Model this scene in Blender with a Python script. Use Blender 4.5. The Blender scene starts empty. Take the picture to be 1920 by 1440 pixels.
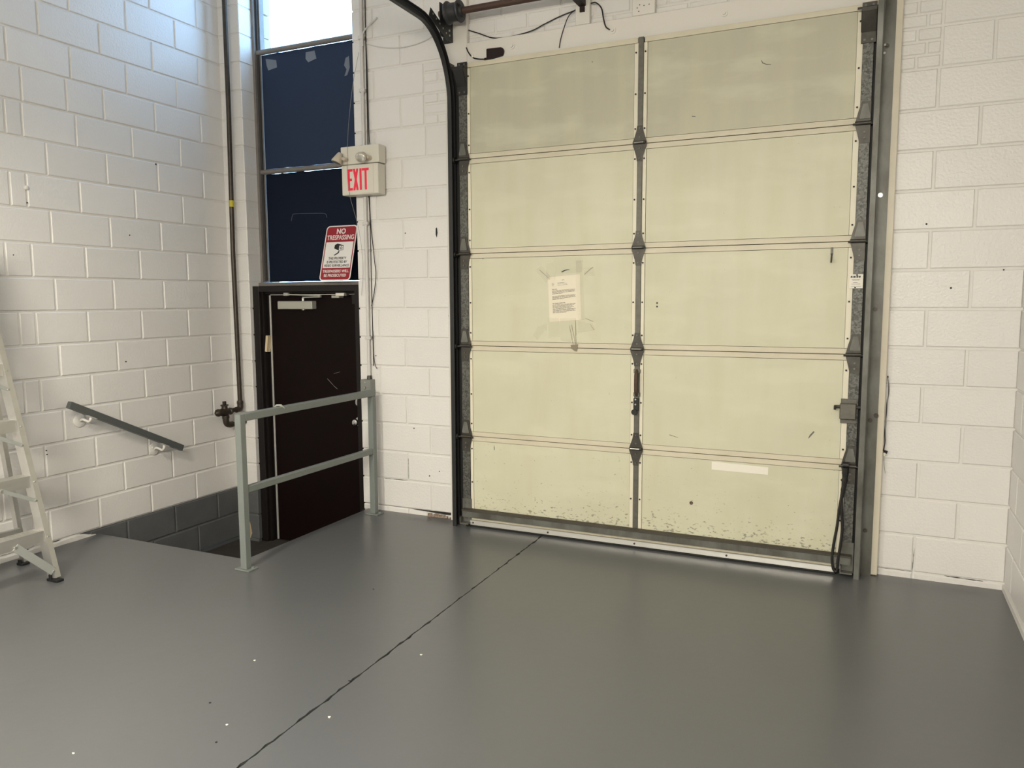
import bpy, bmesh, math, random
from mathutils import Vector, Matrix
random.seed(7)
SC = bpy.context.scene
COL = SC.collection
PI = math.pi

# ------------------------------------------------------------------ camera, sky, lamps, exposure
cam_d = bpy.data.cameras.new('camera')
cam_d.sensor_fit = 'HORIZONTAL'; cam_d.sensor_width = 36.0
cam_d.lens = 36.0 * 1462.85 / 1920.0
cam_d.clip_start = 0.05
cam = bpy.data.objects.new('camera', cam_d); COL.objects.link(cam)
_r = Vector((0.90787965, 0.4192069, -0.00448464)); _u = Vector((-0.04094403, 0.09930881, 0.99421393)); _f = Vector((-0.41722671, 0.90244298, -0.10732446))
_m = Matrix((_r, _u, -_f)).transposed().to_4x4(); _m.translation = (0.0, -4.62957, 1.51471)
cam.matrix_world = _m
SC.camera = cam

W = bpy.data.worlds.new('sky'); SC.world = W; W.use_nodes = True
_bg = W.node_tree.nodes['Background']
_bg.inputs['Color'].default_value = (0.36, 0.63, 1.0, 1); _bg.inputs['Strength'].default_value = 8.6

def area(name, loc, sx, sy, power, color, rot=(0, 0, 0)):
    l = bpy.data.lights.new(name, 'AREA'); l.shape = 'RECTANGLE'; l.size = sx; l.size_y = sy
    l.energy = power; l.color = color
    o = bpy.data.objects.new(name, l); o.location = loc; o.rotation_euler = rot; COL.objects.link(o); return o
WARM = (1.0, 0.935, 0.80)
area('ceiling_tube_lamp', (-2.65, -3.85, 2.6), 0.3, 1.2, 118, WARM)
area('ceiling_tube_lamp', (-0.5, -6.6, 2.6), 2.0, 0.4, 188, WARM, (math.radians(50), 0, 0))
area('ceiling_tube_lamp', (-2.6, -8.8, 2.7), 2.4, 0.4, 100, WARM, (math.radians(45), 0, 0))
# portal on the real window so that the sky is sampled through it
_p = area('window_portal', (-3.85, 0.32, 3.98), 0.95, 1.2, 1, (1, 1, 1), (-PI / 2, 0, 0)); _p.data.cycles.is_portal = True

SC.view_settings.view_transform = 'Standard'; SC.view_settings.look = 'None'
SC.view_settings.gamma = 1.0; SC.view_settings.use_curve_mapping = False
SC.view_settings.exposure = 0.0

# ------------------------------------------------------------------ materials
def lin(c):
    return tuple(((v / 255) / 12.92 if v / 255 <= 0.04045 else ((v / 255 + 0.055) / 1.055) ** 2.4) for v in c)

def mat(name, col, rough=0.5, metal=0.0, bump=0.0, bscale=60.0, var=0.0, vscale=3.0, var2=None, spec=0.5, rnd=0.0, kind='noise', stretch=None):
    """col is linear; var mixes towards var2 by noise; rnd varies the value from object to object"""
    m = bpy.data.materials.new(name); m.use_nodes = True
    nt = m.node_tree; N = nt.nodes; L = nt.links
    b = N['Principled BSDF']
    b.inputs['Roughness'].default_value = rough; b.inputs['Metallic'].default_value = metal
    b.inputs['Specular IOR Level'].default_value = spec
    g = N.new('ShaderNodeNewGeometry')
    vec = g.outputs['Position']
    if stretch:
        mp = N.new('ShaderNodeMapping'); mp.inputs['Scale'].default_value = stretch
        L.new(vec, mp.inputs['Vector']); vec = mp.outputs['Vector']
    out = None
    rgb = N.new('ShaderNodeRGB'); rgb.outputs[0].default_value = (*col, 1); out = rgb.outputs[0]
    if var > 0:
        if kind == 'voronoi':
            t = N.new('ShaderNodeTexVoronoi'); t.inputs['Scale'].default_value = vscale; fac = t.outputs['Color']
            L.new(vec, t.inputs['Vector'])
            sp = N.new('ShaderNodeSeparateColor'); L.new(fac, sp.inputs[0]); fac = sp.outputs[0]
        else:
            t = N.new('ShaderNodeTexNoise'); t.inputs['Scale'].default_value = vscale; t.inputs['Detail'].default_value = 6
            t.inputs['Roughness'].default_value = 0.62
            L.new(vec, t.inputs['Vector']); fac = t.outputs['Fac']
        mr = N.new('ShaderNodeMapRange'); mr.inputs['From Min'].default_value = 0.35; mr.inputs['From Max'].default_value = 0.68
        mr.inputs['To Max'].default_value = var
        if kind == 'voronoi': mr.inputs['From Min'].default_value = 0; mr.inputs['From Max'].default_value = 1
        L.new(fac, mr.inputs['Value'])
        mx = N.new('ShaderNodeMix'); mx.data_type = 'RGBA'
        L.new(mr.outputs[0], mx.inputs['Factor']); L.new(out, mx.inputs['A'])
        mx.inputs['B'].default_value = (*(var2 or tuple(c * 0.6 for c in col)), 1); out = mx.outputs['Result']
    if rnd > 0:
        oi = N.new('ShaderNodeObjectInfo')
        mr = N.new('ShaderNodeMapRange'); mr.inputs['To Min'].default_value = 1 - rnd; mr.inputs['To Max'].default_value = 1.0
        L.new(oi.outputs['Random'], mr.inputs['Value'])
        hs = N.new('ShaderNodeHueSaturation'); L.new(mr.outputs[0], hs.inputs['Value']); L.new(out, hs.inputs['Color']); out = hs.outputs[0]
    L.new(out, b.inputs['Base Color'])
    if bump > 0:
        t = N.new('ShaderNodeTexNoise'); t.inputs['Scale'].default_value = bscale; t.inputs['Detail'].default_value = 5
        L.new(g.outputs['Position'], t.inputs['Vector'])
        bp = N.new('ShaderNodeBump'); bp.inputs['Strength'].default_value = bump; bp.inputs['Distance'].default_value = 0.004
        L.new(t.outputs['Fac'], bp.inputs['Height']); L.new(bp.outputs[0], b.inputs['Normal'])
    return m

WHITE = (0.76, 0.74, 0.72)
M = {}
M['block'] = mat('painted_block', WHITE, 0.36, bump=0.55, bscale=75, var=0.25, vscale=2.5, var2=(0.70, 0.68, 0.65), rnd=0.05)
M['mortar'] = mat('painted_mortar', (0.72, 0.70, 0.67), 0.45, bump=0.6, bscale=60)
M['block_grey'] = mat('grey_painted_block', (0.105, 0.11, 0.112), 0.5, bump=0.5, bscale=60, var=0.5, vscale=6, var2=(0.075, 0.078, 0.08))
M['plain_wall'] = mat('plain_white_wall', (0.66, 0.64, 0.61), 0.6, bump=0.3, bscale=50)
M['ceiling'] = mat('ceiling_paint', (0.6, 0.58, 0.55), 0.8)
M['floor'] = mat('grey_floor_paint', (0.105, 0.108, 0.110), 0.30, bump=0.12, bscale=18, var=0.5, vscale=1.1, var2=(0.120, 0.122, 0.124), spec=0.55)
M['crack'] = mat('dark_crack', (0.02, 0.019, 0.018), 0.9)
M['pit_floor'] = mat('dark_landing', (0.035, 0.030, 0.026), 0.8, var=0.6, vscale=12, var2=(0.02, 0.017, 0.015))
M['cream_trim'] = mat('cream_wood_trim', (0.66, 0.61, 0.50), 0.5, bump=0.2, bscale=40, var=0.4, vscale=7, var2=(0.55, 0.49, 0.38))
M['white_trim'] = mat('white_wood_trim', (0.70, 0.67, 0.62), 0.5, bump=0.2, bscale=40)
M['black_paint'] = mat('dark_brown_frame_paint', (0.010, 0.0075, 0.0075), 0.42, bump=0.2, bscale=30, spec=0.3)
M['leaf'] = mat('dark_maroon_door_paint', (0.0065, 0.0026, 0.0024), 0.5, bump=0.15, bscale=25, var=0.5, vscale=4, var2=(0.0045, 0.0025, 0.0024), spec=0.11)
M['win_frame'] = mat('aged_window_frame', (0.20, 0.185, 0.17), 0.45, bump=0.2, bscale=50, var=0.6, vscale=14, var2=(0.13, 0.115, 0.10))
M['win_frame_dark'] = mat('dark_window_frame', (0.045, 0.042, 0.042), 0.45)
M['navy'] = mat('dark_navy_board', (0.0035, 0.0075, 0.020), 0.6, bump=0.08, bscale=8, var=0.4, vscale=3, var2=(0.005, 0.009, 0.022), spec=0.14)
M['galv'] = mat('galvanised_steel', (0.155, 0.155, 0.143), 0.5, 0.5, bump=0.15, bscale=90, var=0.9, vscale=120, var2=(0.045, 0.045, 0.041), kind='voronoi')
M['galv_plain'] = mat('dull_galvanised_steel', (0.175, 0.178, 0.162), 0.5, 0.45, var=0.85, vscale=9, var2=(0.075, 0.07, 0.057), stretch=(1, 1, 0.45))
M['track'] = mat('grey_track_steel', (0.10, 0.10, 0.09), 0.38, 0.5, var=0.6, vscale=10, var2=(0.055, 0.052, 0.045))
M['track_dark'] = mat('blackened_track_steel', (0.03, 0.03, 0.031), 0.45, 0.4)
M['hinge'] = mat('oiled_hinge_steel', (0.075, 0.07, 0.06), 0.45, 0.5, var=0.6, vscale=25, var2=(0.03, 0.027, 0.024))
M['stile_mid'] = mat('dull_centre_stile_steel', (0.14, 0.135, 0.115), 0.5, 0.45, var=0.6, vscale=30, var2=(0.08, 0.076, 0.064))
M['dusty'] = mat('dusty_brown_steel', (0.075, 0.066, 0.052), 0.65, 0.2, var=0.6, vscale=12, var2=(0.04, 0.035, 0.027), stretch=(0.3, 1, 1))
M['bolt'] = mat('bright_bolt_steel', (0.5, 0.49, 0.45), 0.35, 0.8)
M['screw'] = mat('dark_screw', (0.02, 0.019, 0.018), 0.6)
M['black'] = mat('black_rubber', (0.008, 0.008, 0.008), 0.6)
M['alu'] = mat('bright_aluminium', (0.72, 0.71, 0.68), 0.38, 0.6, var=0.3, vscale=9, var2=(0.55, 0.54, 0.50), stretch=(0.4, 1, 1))
M['ladder'] = mat('ladder_aluminium', (0.70, 0.69, 0.67), 0.34, 0.85, var=0.45, vscale=14, var2=(0.55, 0.53, 0.49), stretch=(1, 0.3, 1))
M['brace'] = mat('zinc_brace', (0.40, 0.42, 0.40), 0.45, 0.5)
M['rail'] = mat('grey_rail_paint', (0.185, 0.205, 0.195), 0.42, bump=0.25, bscale=30, var=0.3, vscale=9, var2=(0.15, 0.165, 0.155))
M['rail_dark'] = mat('dark_grey_rail_paint', (0.085, 0.092, 0.090), 0.45, bump=0.15, bscale=30)
M['bracket'] = mat('white_bracket_paint', (0.70, 0.68, 0.64), 0.4)
M['pipe'] = mat('old_brown_pipe', (0.055, 0.042, 0.03), 0.42, 0.3, var=0.6, vscale=20, var2=(0.02, 0.017, 0.014), bump=0.2)
M['yellow'] = mat('yellow_tape', (0.50, 0.42, 0.03), 0.5)
M['rust'] = mat('rusty_shaft', (0.10, 0.058, 0.042), 0.6, 0.3, var=0.7, vscale=18, var2=(0.05, 0.03, 0.023), stretch=(0.3, 1, 1))
M['drum'] = mat('dark_cast_metal', (0.045, 0.045, 0.047), 0.5, 0.4)
M['sensor'] = mat('dark_maroon_plastic', (0.016, 0.007, 0.0065), 0.55, spec=0.3)
M['plastic'] = mat('ivory_plastic', (0.66, 0.63, 0.55), 0.42)
M['lamp_plastic'] = mat('beige_plastic', (0.50, 0.44, 0.35), 0.45)
M['lens'] = mat('lamp_lens', (0.75, 0.73, 0.66), 0.12, 0.7)
M['exit_red'] = mat('exit_red', lin((238, 42, 74)), 0.5)
M['sign_red'] = mat('sign_red', lin((146, 26, 38)), 0.4)
M['sign_white'] = mat('sign_white', (0.74, 0.72, 0.69), 0.4)
M['ink'] = mat('black_ink', (0.012, 0.012, 0.013), 0.5)
M['paper'] = mat('old_paper', (0.78, 0.72, 0.58), 0.7)
M['paper_ink'] = mat('grey_ink', (0.12, 0.11, 0.10), 0.7)
M['label'] = mat('white_sticker', (0.80, 0.77, 0.68), 0.5)
M['chrome'] = mat('chrome', (0.7, 0.7, 0.7), 0.15, 1.0)
M['closer'] = mat('silver_closer', (0.42, 0.42, 0.37), 0.45, 0.3)
M['tan'] = mat('tan_hinge', (0.62, 0.50, 0.32), 0.5)
M['box_grey'] = mat('grey_box_steel', (0.24, 0.25, 0.23), 0.45, 0.3)
M['wire'] = mat('black_cable', (0.012, 0.011, 0.011), 0.5)
M['wire_white'] = mat('painted_cable', (0.60, 0.58, 0.56), 0.5)
M['brick_out'] = mat('tan_brick', (0.45, 0.36, 0.25), 0.8)
M['rubble'] = mat('broken_brick', (0.16, 0.09, 0.06), 0.9, var=0.8, vscale=60, var2=(0.4, 0.36, 0.3))

def door_panel_mat(name, dirt_low=0.0, smudge=0.25, base=(0.60, 0.588, 0.445)):
    """aged cream panel: faint vertical streaks, broad smudges and (lowest section) scuffs above the bottom edge"""
    m = bpy.data.materials.new(name); m.use_nodes = True
    nt = m.node_tree; N = nt.nodes; L = nt.links; b = N['Principled BSDF']
    b.inputs['Roughness'].default_value = 0.48
    g = N.new('ShaderNodeNewGeometry')
    def noise(scale, stretch=(1, 1, 1), det=5):
        mp = N.new('ShaderNodeMapping'); mp.inputs['Scale'].default_value = stretch; L.new(g.outputs['Position'], mp.inputs['Vector'])
        t = N.new('ShaderNodeTexNoise'); t.inputs['Scale'].default_value = scale; t.inputs['Detail'].default_value = det
        L.new(mp.outputs[0], t.inputs['Vector']); return t.outputs['Fac']
    def rng(v, a, c, lo, hi):
        r = N.new('ShaderNodeMapRange'); r.inputs['From Min'].default_value = a; r.inputs['From Max'].default_value = c
        r.inputs['To Min'].default_value = lo; r.inputs['To Max'].default_value = hi; L.new(v, r.inputs['Value']); return r.outputs[0]
    def mix(fac, A, B):
        x = N.new('ShaderNodeMix'); x.data_type = 'RGBA'; L.new(fac, x.inputs['Factor'])
        L.new(A, x.inputs['A']); x.inputs['B'].default_value = (*B, 1); return x.outputs['Result']
    rgb = N.new('ShaderNodeRGB'); rgb.outputs[0].default_value = (*base, 1); c = rgb.outputs[0]
    c = mix(rng(noise(9, (1, 1, 0.16)), 0.42, 0.72, 0, 0.55), c, (0.55, 0.525, 0.365))
    c = mix(rng(noise(1.7, (1, 1, 1.6), 3), 0.45, 0.72, 0, smudge), c, (0.47, 0.45, 0.35))
    c = mix(rng(noise(2.3, (1, 1, 3.0), 8), 0.52, 0.66, 0, 0.35), c, (0.66, 0.65, 0.50))
    c = mix(rng(noise(60, (1, 1, 1), 2), 0.77, 0.80, 0, 0.4), c, (0.30, 0.26, 0.19))
    if dirt_low:
        sp = N.new('ShaderNodeSeparateXYZ'); L.new(g.outputs['Position'], sp.inputs[0])
        h = rng(sp.outputs['Z'], 0.12, 0.30, 0.12, -0.02)
        ad = N.new('ShaderNodeMath'); L.new(noise(85, (0.5, 1, 1), 4), ad.inputs[0]); L.new(h, ad.inputs[1])
        c = mix(rng(ad.outputs[0], 0.66, 0.76, 0, 0.7), c, (0.14, 0.12, 0.085))
    L.new(c, b.inputs['Base Color']); return m
M['panel'] = door_panel_mat('cream_door_panel')
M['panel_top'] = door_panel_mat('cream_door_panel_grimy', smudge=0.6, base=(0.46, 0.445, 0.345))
M['panel_low'] = door_panel_mat('cream_door_panel_scuffed', dirt_low=1)
M['panel_rail'] = mat('cream_door_rail', (0.63, 0.585, 0.46), 0.5, var=0.45, vscale=8, var2=(0.50, 0.45, 0.33), stretch=(0.4, 1, 1))
M['flange'] = mat('cream_door_flange', (0.74, 0.70, 0.57), 0.48, var=0.3, vscale=8, var2=(0.62, 0.57, 0.43))

def glass_mat(name, tint=(1, 1, 1), gloss=0.06, alpha_col=None):
    m = bpy.data.materials.new(name); m.use_nodes = True
    nt = m.node_tree; N = nt.nodes; L = nt.links; N.remove(N['Principled BSDF'])
    t = N.new('ShaderNodeBsdfTransparent'); t.inputs[0].default_value = (*tint, 1)
    gl = N.new('ShaderNodeBsdfGlossy'); gl.inputs['Roughness'].default_value = 0.05
    mx = N.new('ShaderNodeMixShader'); mx.inputs[0].default_value = gloss
    L.new(t.outputs[0], mx.inputs[1]); L.new(gl.outputs[0], mx.inputs[2]); L.new(mx.outputs[0], N['Material Output'].inputs[0]); return m
M['navy_sheen'] = mat('navy_board_with_sheen', (0.017, 0.030, 0.066), 0.55, bump=0.08, bscale=8, var=0.4, vscale=3, var2=(0.022, 0.036, 0.072), spec=0.25)  # sheen of the blue-lit room put into the upper board's colour
M['glass'] = glass_mat('window_glass', (0.95, 0.97, 0.97))
def tape_mat(name, col, a):
    m = bpy.data.materials.new(name); m.use_nodes = True; b = m.node_tree.nodes['Principled BSDF']
    b.inputs['Base Color'].default_value = (*col, 1); b.inputs['Roughness'].default_value = 0.22; b.inputs['Alpha'].default_value = a; return m
M['tape'] = tape_mat('clear_packing_tape', (0.85, 0.82, 0.67), 0.10)
M['fold'] = mat('dirty_tape_fold', (0.22, 0.19, 0.13), 0.5)
M['tape_grey'] = tape_mat('grey_tape_scrap', (0.22, 0.25, 0.30), 0.7)

# ------------------------------------------------------------------ builders
def BM(): return bmesh.new()
def box(bm, x0, x1, y0, y1, z0, z1, bev=0.0, seg=1):
    vs = [bm.verts.new((x, y, z)) for x in (x0, x1) for y in (y0, y1) for z in (z0, z1)]
    fs = [bm.faces.new([vs[i] for i in q]) for q in ((0, 1, 3, 2), (4, 6, 7, 5), (0, 4, 5, 1), (2, 3, 7, 6), (0, 2, 6, 4), (1, 5, 7, 3))]
    if bev:
        es = list({e for f in fs for e in f.edges})
        bmesh.ops.bevel(bm, geom=es, offset=bev, segments=seg, affect='EDGES', profile=0.5)
    return bm
def obox(bm, c, ax, ay, az, hx, hy, hz):
    """box centred at c with unit axes ax, ay, az and half sizes"""
    c = Vector(c); ax, ay, az = Vector(ax), Vector(ay), Vector(az)
    vs = [bm.verts.new(c + ax * hx * i + ay * hy * j + az * hz * k) for i in (-1, 1) for j in (-1, 1) for k in (-1, 1)]
    for q in ((0, 1, 3, 2), (4, 6, 7, 5), (0, 4, 5, 1), (2, 3, 7, 6), (0, 2, 6, 4), (1, 5, 7, 3)): bm.faces.new([vs[i] for i in q])
    return bm
def beam(bm, a, b, w, h, up=(0, 0, 1)):
    a, b = Vector(a), Vector(b); d = (b - a); l = d.length; d.normalize()
    s = d.cross(Vector(up)); s.normalize(); u = s.cross(d)
    return obox(bm, (a + b) / 2, d, s, u, l / 2, w / 2, h / 2)
def tube(bm, pts, r, n=10, caps=True):
    pts = [Vector(p) for p in pts]; rings = []
    prev = None
    for i, p in enumerate(pts):
        d = pts[min(i + 1, len(pts) - 1)] - pts[max(i - 1, 0)]
        if d.length < 1e-7: d = pts[-1] - pts[0]
        d.normalize()
        if prev is None:
            s = d.cross(Vector((0, 0, 1)))
            if s.length < 0.2: s = d.cross(Vector((0, 1, 0)))
        else:
            s = prev - d * prev.dot(d)
        s.normalize(); prev = s; t = d.cross(s)
        rr = r[i] if isinstance(r, (list, tuple)) else r
        rings.append([bm.verts.new(p + (s * math.cos(a) + t * math.sin(a)) * rr) for a in (2 * PI * k / n for k in range(n))])
    for A, B in zip(rings, rings[1:]):
        for k in range(n): bm.faces.new((A[k], A[(k + 1) % n], B[(k + 1) % n], B[k]))
    if caps: bm.faces.new(rings[0][::-1]); bm.faces.new(rings[-1])
    return bm
def smooth_pts(pts, n=6):
    """Catmull-Rom through the points"""
    P = [Vector(p) for p in pts]; P = [2 * P[0] - P[1]] + P + [2 * P[-1] - P[-2]]; out = []
    for i in range(1, len(P) - 2):
        for k in range(n):
            t = k / n; a, b, c, d = P[i - 1:i + 3]
            out.append(0.5 * ((2 * b) + (c - a) * t + (2 * a - 5 * b + 4 * c - d) * t * t + (3 * b - a - 3 * c + d) * t ** 3))
    return out + [P[-2]]
def prism(bm, outline, fn, d0, d1):
    """outline of (u,v) pairs mapped by fn(u,v,d) and extruded from d0 to d1"""
    A = [bm.verts.new(fn(u, v, d0)) for u, v in outline]; B = [bm.verts.new(fn(u, v, d1)) for u, v in outline]; n = len(A)
    bm.faces.new(A); bm.faces.new(B[::-1])
    for k in range(n): bm.faces.new((A[k], B[k], B[(k + 1) % n], A[(k + 1) % n]))
    return bm
def wallfn(u, v, d): return (u, d, v)                       # outline in x,z ; depth along y
def cyl(bm, a, b, r, n=12): return tube(bm, [a, b], r, n)
def disc_y(bm, x, y0, y1, z, r, n=10): return tube(bm, [(x, y0, z), (x, y1, z)], r, n)

WORLD = {}
def obj(name, bm, m, parent=None, smooth=False, origin=None, slots=None):
    bmesh.ops.recalc_face_normals(bm, faces=bm.faces)
    if origin is None:
        co = [v.co for v in bm.verts]
        lo = Vector([min(c[i] for c in co) for i in range(3)]); hi = Vector([max(c[i] for c in co) for i in range(3)])
        origin = Vector(((lo.x + hi.x) / 2, (lo.y + hi.y) / 2, lo.z if parent is None else (lo.z + hi.z) / 2))
    origin = Vector(origin)
    bmesh.ops.translate(bm, verts=bm.verts, vec=-origin)
    me = bpy.data.meshes.new(name); bm.to_mesh(me); bm.free()
    for mm in (slots or [m]): me.materials.append(M[mm] if isinstance(mm, str) else mm)
    if smooth:
        for p in me.polygons: p.use_smooth = True
        try: me.set_sharp_from_angle(angle=math.radians(40))
        except Exception: pass
    o = bpy.data.objects.new(name, me); COL.objects.link(o)
    place(o, origin, parent); return o
def place(o, origin, parent):
    WORLD[o.name] = Vector(origin)
    if parent is not None:
        o.parent = parent; o.location = Vector(origin) - WORLD[parent.name]
    else: o.location = origin
def thing(name, label, cat, loc=(0, 0, 0), group=None, kind=None):
    o = bpy.data.objects.new(name, None); COL.objects.link(o); o.empty_display_size = 0.1
    WORLD[o.name] = Vector(loc); o.location = loc
    tag(o, label, cat, group, kind); return o
def tag(o, label=None, cat=None, group=None, kind=None):
    if label: o['label'] = label
    if cat: o['category'] = cat
    if group: o['group'] = group
    if kind: o['kind'] = kind
    return o
def text_bm(s, size, bold=0.0, sx=1.0):
    """letters as thin solid geometry in the x-z plane, centred on x, baseline z = 0, facing -y"""
    cu = bpy.data.curves.new('lettering', 'FONT'); cu.body = s; cu.size = size; cu.align_x = 'CENTER'; cu.offset = bold; cu.extrude = 0.0004; cu.resolution_u = 3
    t = bpy.data.objects.new('lettering', cu); COL.objects.link(t)
    bpy.context.view_layer.update()
    me = bpy.data.meshes.new_from_object(t.evaluated_get(bpy.context.evaluated_depsgraph_get()))
    bm = bmesh.new(); bm.from_mesh(me)
    bpy.data.objects.remove(t); bpy.data.meshes.remove(me); bpy.data.curves.remove(cu)
    for v in bm.verts: v.co = Vector((v.co.x * sx, -v.co.z, v.co.y))
    return bm

# ------------------------------------------------------------------ the block walls
C0, CH = 0.035, 0.2032                        # height of the first bed joint above the floor; course height
XL, XR, ZTOP, YB = -4.5616, 0.672, 4.75, -10.0
JG = 0.012                                    # joint width
REC = 0.007                                  # joint depth
_cache = {}
def block_mesh(w, h, d, key):
    """face at local y=0 (towards -y), depth into +y; the face edge is softened as by many coats of paint"""
    k = (round(w, 3), round(h, 3), round(d, 3), key)
    if k in _cache: return _cache[k]
    bm = BM(); c = 0.004; ch = min(0.005, h / 4)
    A = [bm.verts.new(p) for p in ((c, 0, ch), (w - c, 0, ch), (w - c, 0, h - ch), (c, 0, h - ch))]
    B = [bm.verts.new(p) for p in ((0, c, 0), (w, c, 0), (w, c, h), (0, c, h))]
    D = [bm.verts.new((v.co.x, d, v.co.z)) for v in B]
    bm.faces.new(A)
    for i in range(4):
        j = (i + 1) % 4
        bm.faces.new((A[i], B[i], B[j], A[j])); bm.faces.new((B[i], D[i], D[j], B[j]))
    bmesh.ops.recalc_face_normals(bm, faces=bm.faces)
    # recalc on an open shell may flip; make the face look towards -y
    bm.faces.ensure_lookup_table()
    if bm.faces[0].normal.y > 0: bmesh.ops.reverse_faces(bm, faces=bm.faces)
    me = bpy.data.meshes.new('block'); bm.to_mesh(me); bm.free(); me.materials.append(M[key]); _cache[k] = me; return me
def lay(parent, axis, a, b, z0, z1, depth=0.02, key='block', name='block'):
    """one block between a and b along the wall; axis 'back' runs in x, 'left' / 'right' run in y"""
    g = JG / 2; w = b - a - JG; h = z1 - z0 - JG
    if w < 0.012 or h < 0.008: return
    me = block_mesh(w, h, depth, key)
    o = bpy.data.objects.new(name, me); COL.objects.link(o)
    j = random.uniform(-0.0008, 0.0010)
    if axis == 'back': org = (a + g, j, z0 + g); rz = 0
    elif axis == 'left': org = (XL - j, a + g, z0 + g); rz = PI / 2         # face towards +x
    else: org = (XR + j, b - g, z0 + g); rz = -PI / 2                       # face towards -x
    place(o, org, parent); o.rotation_euler = (0, 0, rz); return o

# left wall
wl = thing('wall_left', 'long white painted block wall on the left with grey band in the stair pit', 'wall', (XL, -2, 0), kind='structure')
bm = BM(); box(bm, XL - 0.2, XL - REC, YB, 0.2, C0, ZTOP); obj('mortar', bm, 'mortar', wl)
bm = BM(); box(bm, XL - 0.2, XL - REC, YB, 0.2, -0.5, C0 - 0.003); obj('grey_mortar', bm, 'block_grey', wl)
even = [-0.415, -0.817, -1.224, -1.565, -1.665, -2.06, -2.466, -2.872, -3.278]
odd = [-0.213, -0.62, -1.022, -1.43, -1.84, -2.25, -2.66, -3.07, -3.278]
cuts = {13: [-0.213, -0.62, -1.018, -1.275, -1.557, -1.84, -2.25, -2.66, -3.07, -3.278], 8: [-0.4, -0.807, -1.211, -1.563, -1.72, -2.06, -2.466, -2.872, -3.278],
        14: [-0.421, -0.836, -1.236, -1.631, -2.06, -2.466, -2.872, -3.278]}
for k in range(-2, 23):
    js = cuts.get(k, even if k % 2 == 0 else odd)
    z0, z1 = C0 + CH * k, C0 + CH * (k + 1)
    e = [0.012] + js
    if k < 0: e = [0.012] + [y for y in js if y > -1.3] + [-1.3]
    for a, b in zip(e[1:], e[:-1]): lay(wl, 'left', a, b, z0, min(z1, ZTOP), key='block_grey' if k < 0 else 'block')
# mortar smear along the floor
bm = BM(); n = 60
prev = None
for i in range(n + 1):
    y = -1.262 - i * 0.045; h = (0.034 + random.uniform(-0.006, 0.008)) * min(1, 0.15 + i * 0.3); o = (0.004 + random.uniform(0, 0.005)) * min(1, 0.2 + i * 0.3)
    r = [bm.verts.new((XL - 0.01, y, 0)), bm.verts.new((XL + o, y, 0)), bm.verts.new((XL + o * 0.7, y, h * 0.7)), bm.verts.new((XL - 0.01, y, h))]
    if prev:
        for q in range(3): bm.faces.new((prev[q], r[q], r[q + 1], prev[q + 1]))
    prev = r
obj('mortar_smear', bm, 'mortar', wl)

# back wall: stub by the corner, pier between the doors, lintel over the loading door, right pier
OL, OR = -4.358, -3.345                       # clear opening of the exit door and window
GL, GR = -2.50, 0.02                          # masonry opening of the loading door (behind its jamb boards)
wb = thing('wall_back', 'white painted block wall holding the exit door and the loading door', 'wall', (-2, 0, 0), kind='structure')
def back_mass(x0, x1, z0, z1, key='mortar', nm='mortar', side0=0.0, side1=0.0, y1=0.195):
    bm = BM(); box(bm, x0 + side0, x1 - side1, REC, y1, z0, z1); return obj(nm, bm, key, wb)
back_mass(XL - 0.1, OL, C0, ZTOP, side1=REC); back_mass(XL - 0.1, OL, -0.5, C0 - 0.003, 'block_grey', 'grey_mortar', side1=REC)
back_mass(OR, GL, C0 + 0.004, ZTOP, side0=REC); back_mass(OR, GL, -0.5, C0, 'mortar', 'mortar', side0=REC)
back_mass(GL, GR, 3.06, ZTOP); back_mass(GR, XR + 0.1, -0.05, ZTOP)
for k in range(-2, 23):
    z0, z1 = C0 + CH * k, min(C0 + CH * (k + 1), ZTOP)
    lay(wb, 'back', XL - 0.01, OL + JG / 2, z0, z1, 0.19, 'block_grey' if k < 0 else 'block')
    if k >= 0:
        js = [-3.172, -2.765] if k % 2 == 0 else [-2.957]
        e = [OR - JG / 2] + js + [GL]
        brick_l = k in (13, 14)
        if brick_l: e = [OR - JG / 2, -3.172, -2.776] if k == 14 else [OR - JG / 2, -2.961, -2.776]
        for a, b in zip(e[:-1], e[1:]): lay(wb, 'back', a, b, z0, z1, 0.19)
        js = [0.25] if k % 2 == 0 else [0.445]
        e = [GR] + js + [XR + 0.006]
        if k == 13: e = [0.257, 0.489, XR + 0.006]
        if k == 14: e = [0.257, XR + 0.006]
        for a, b in zip(e[:-1], e[1:]): lay(wb, 'back', a, b, z0, z1, 0.03)
        if k >= 16:
            off = 0.0 if k % 2 else 0.2
            xs = [GL] + [x for x in (GL + off + 0.1 + 0.4 * i for i in range(8)) if GL + 0.1 < x < GR - 0.1] + [GR]
            for a, b in zip(xs[:-1], xs[1:]): lay(wb, 'back', a, b, z0, z1, 0.03)
zb0, zb1 = C0 + CH * 13, C0 + CH * 15
for i in range(6):                            # patched bricks beside the loading door head
    z0 = zb0 + (zb1 - zb0) * i / 6; z1 = zb0 + (zb1 - zb0) * (i + 1) / 6
    e = [-2.776, -2.668, GL] if i % 2 == 0 else [-2.776, -2.6, GL]
    for a, b in zip(e[:-1], e[1:]): lay(wb, 'back', a, b, z0, z1, 0.19, name='brick')
    e = [GR, 0.145, 0.257] if i % 2 == 0 else [GR, 0.19, 0.257]
    for a, b in zip(e[:-1], e[1:]): lay(wb, 'back', a, b, z0, z1, 0.03, name='brick')
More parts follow.
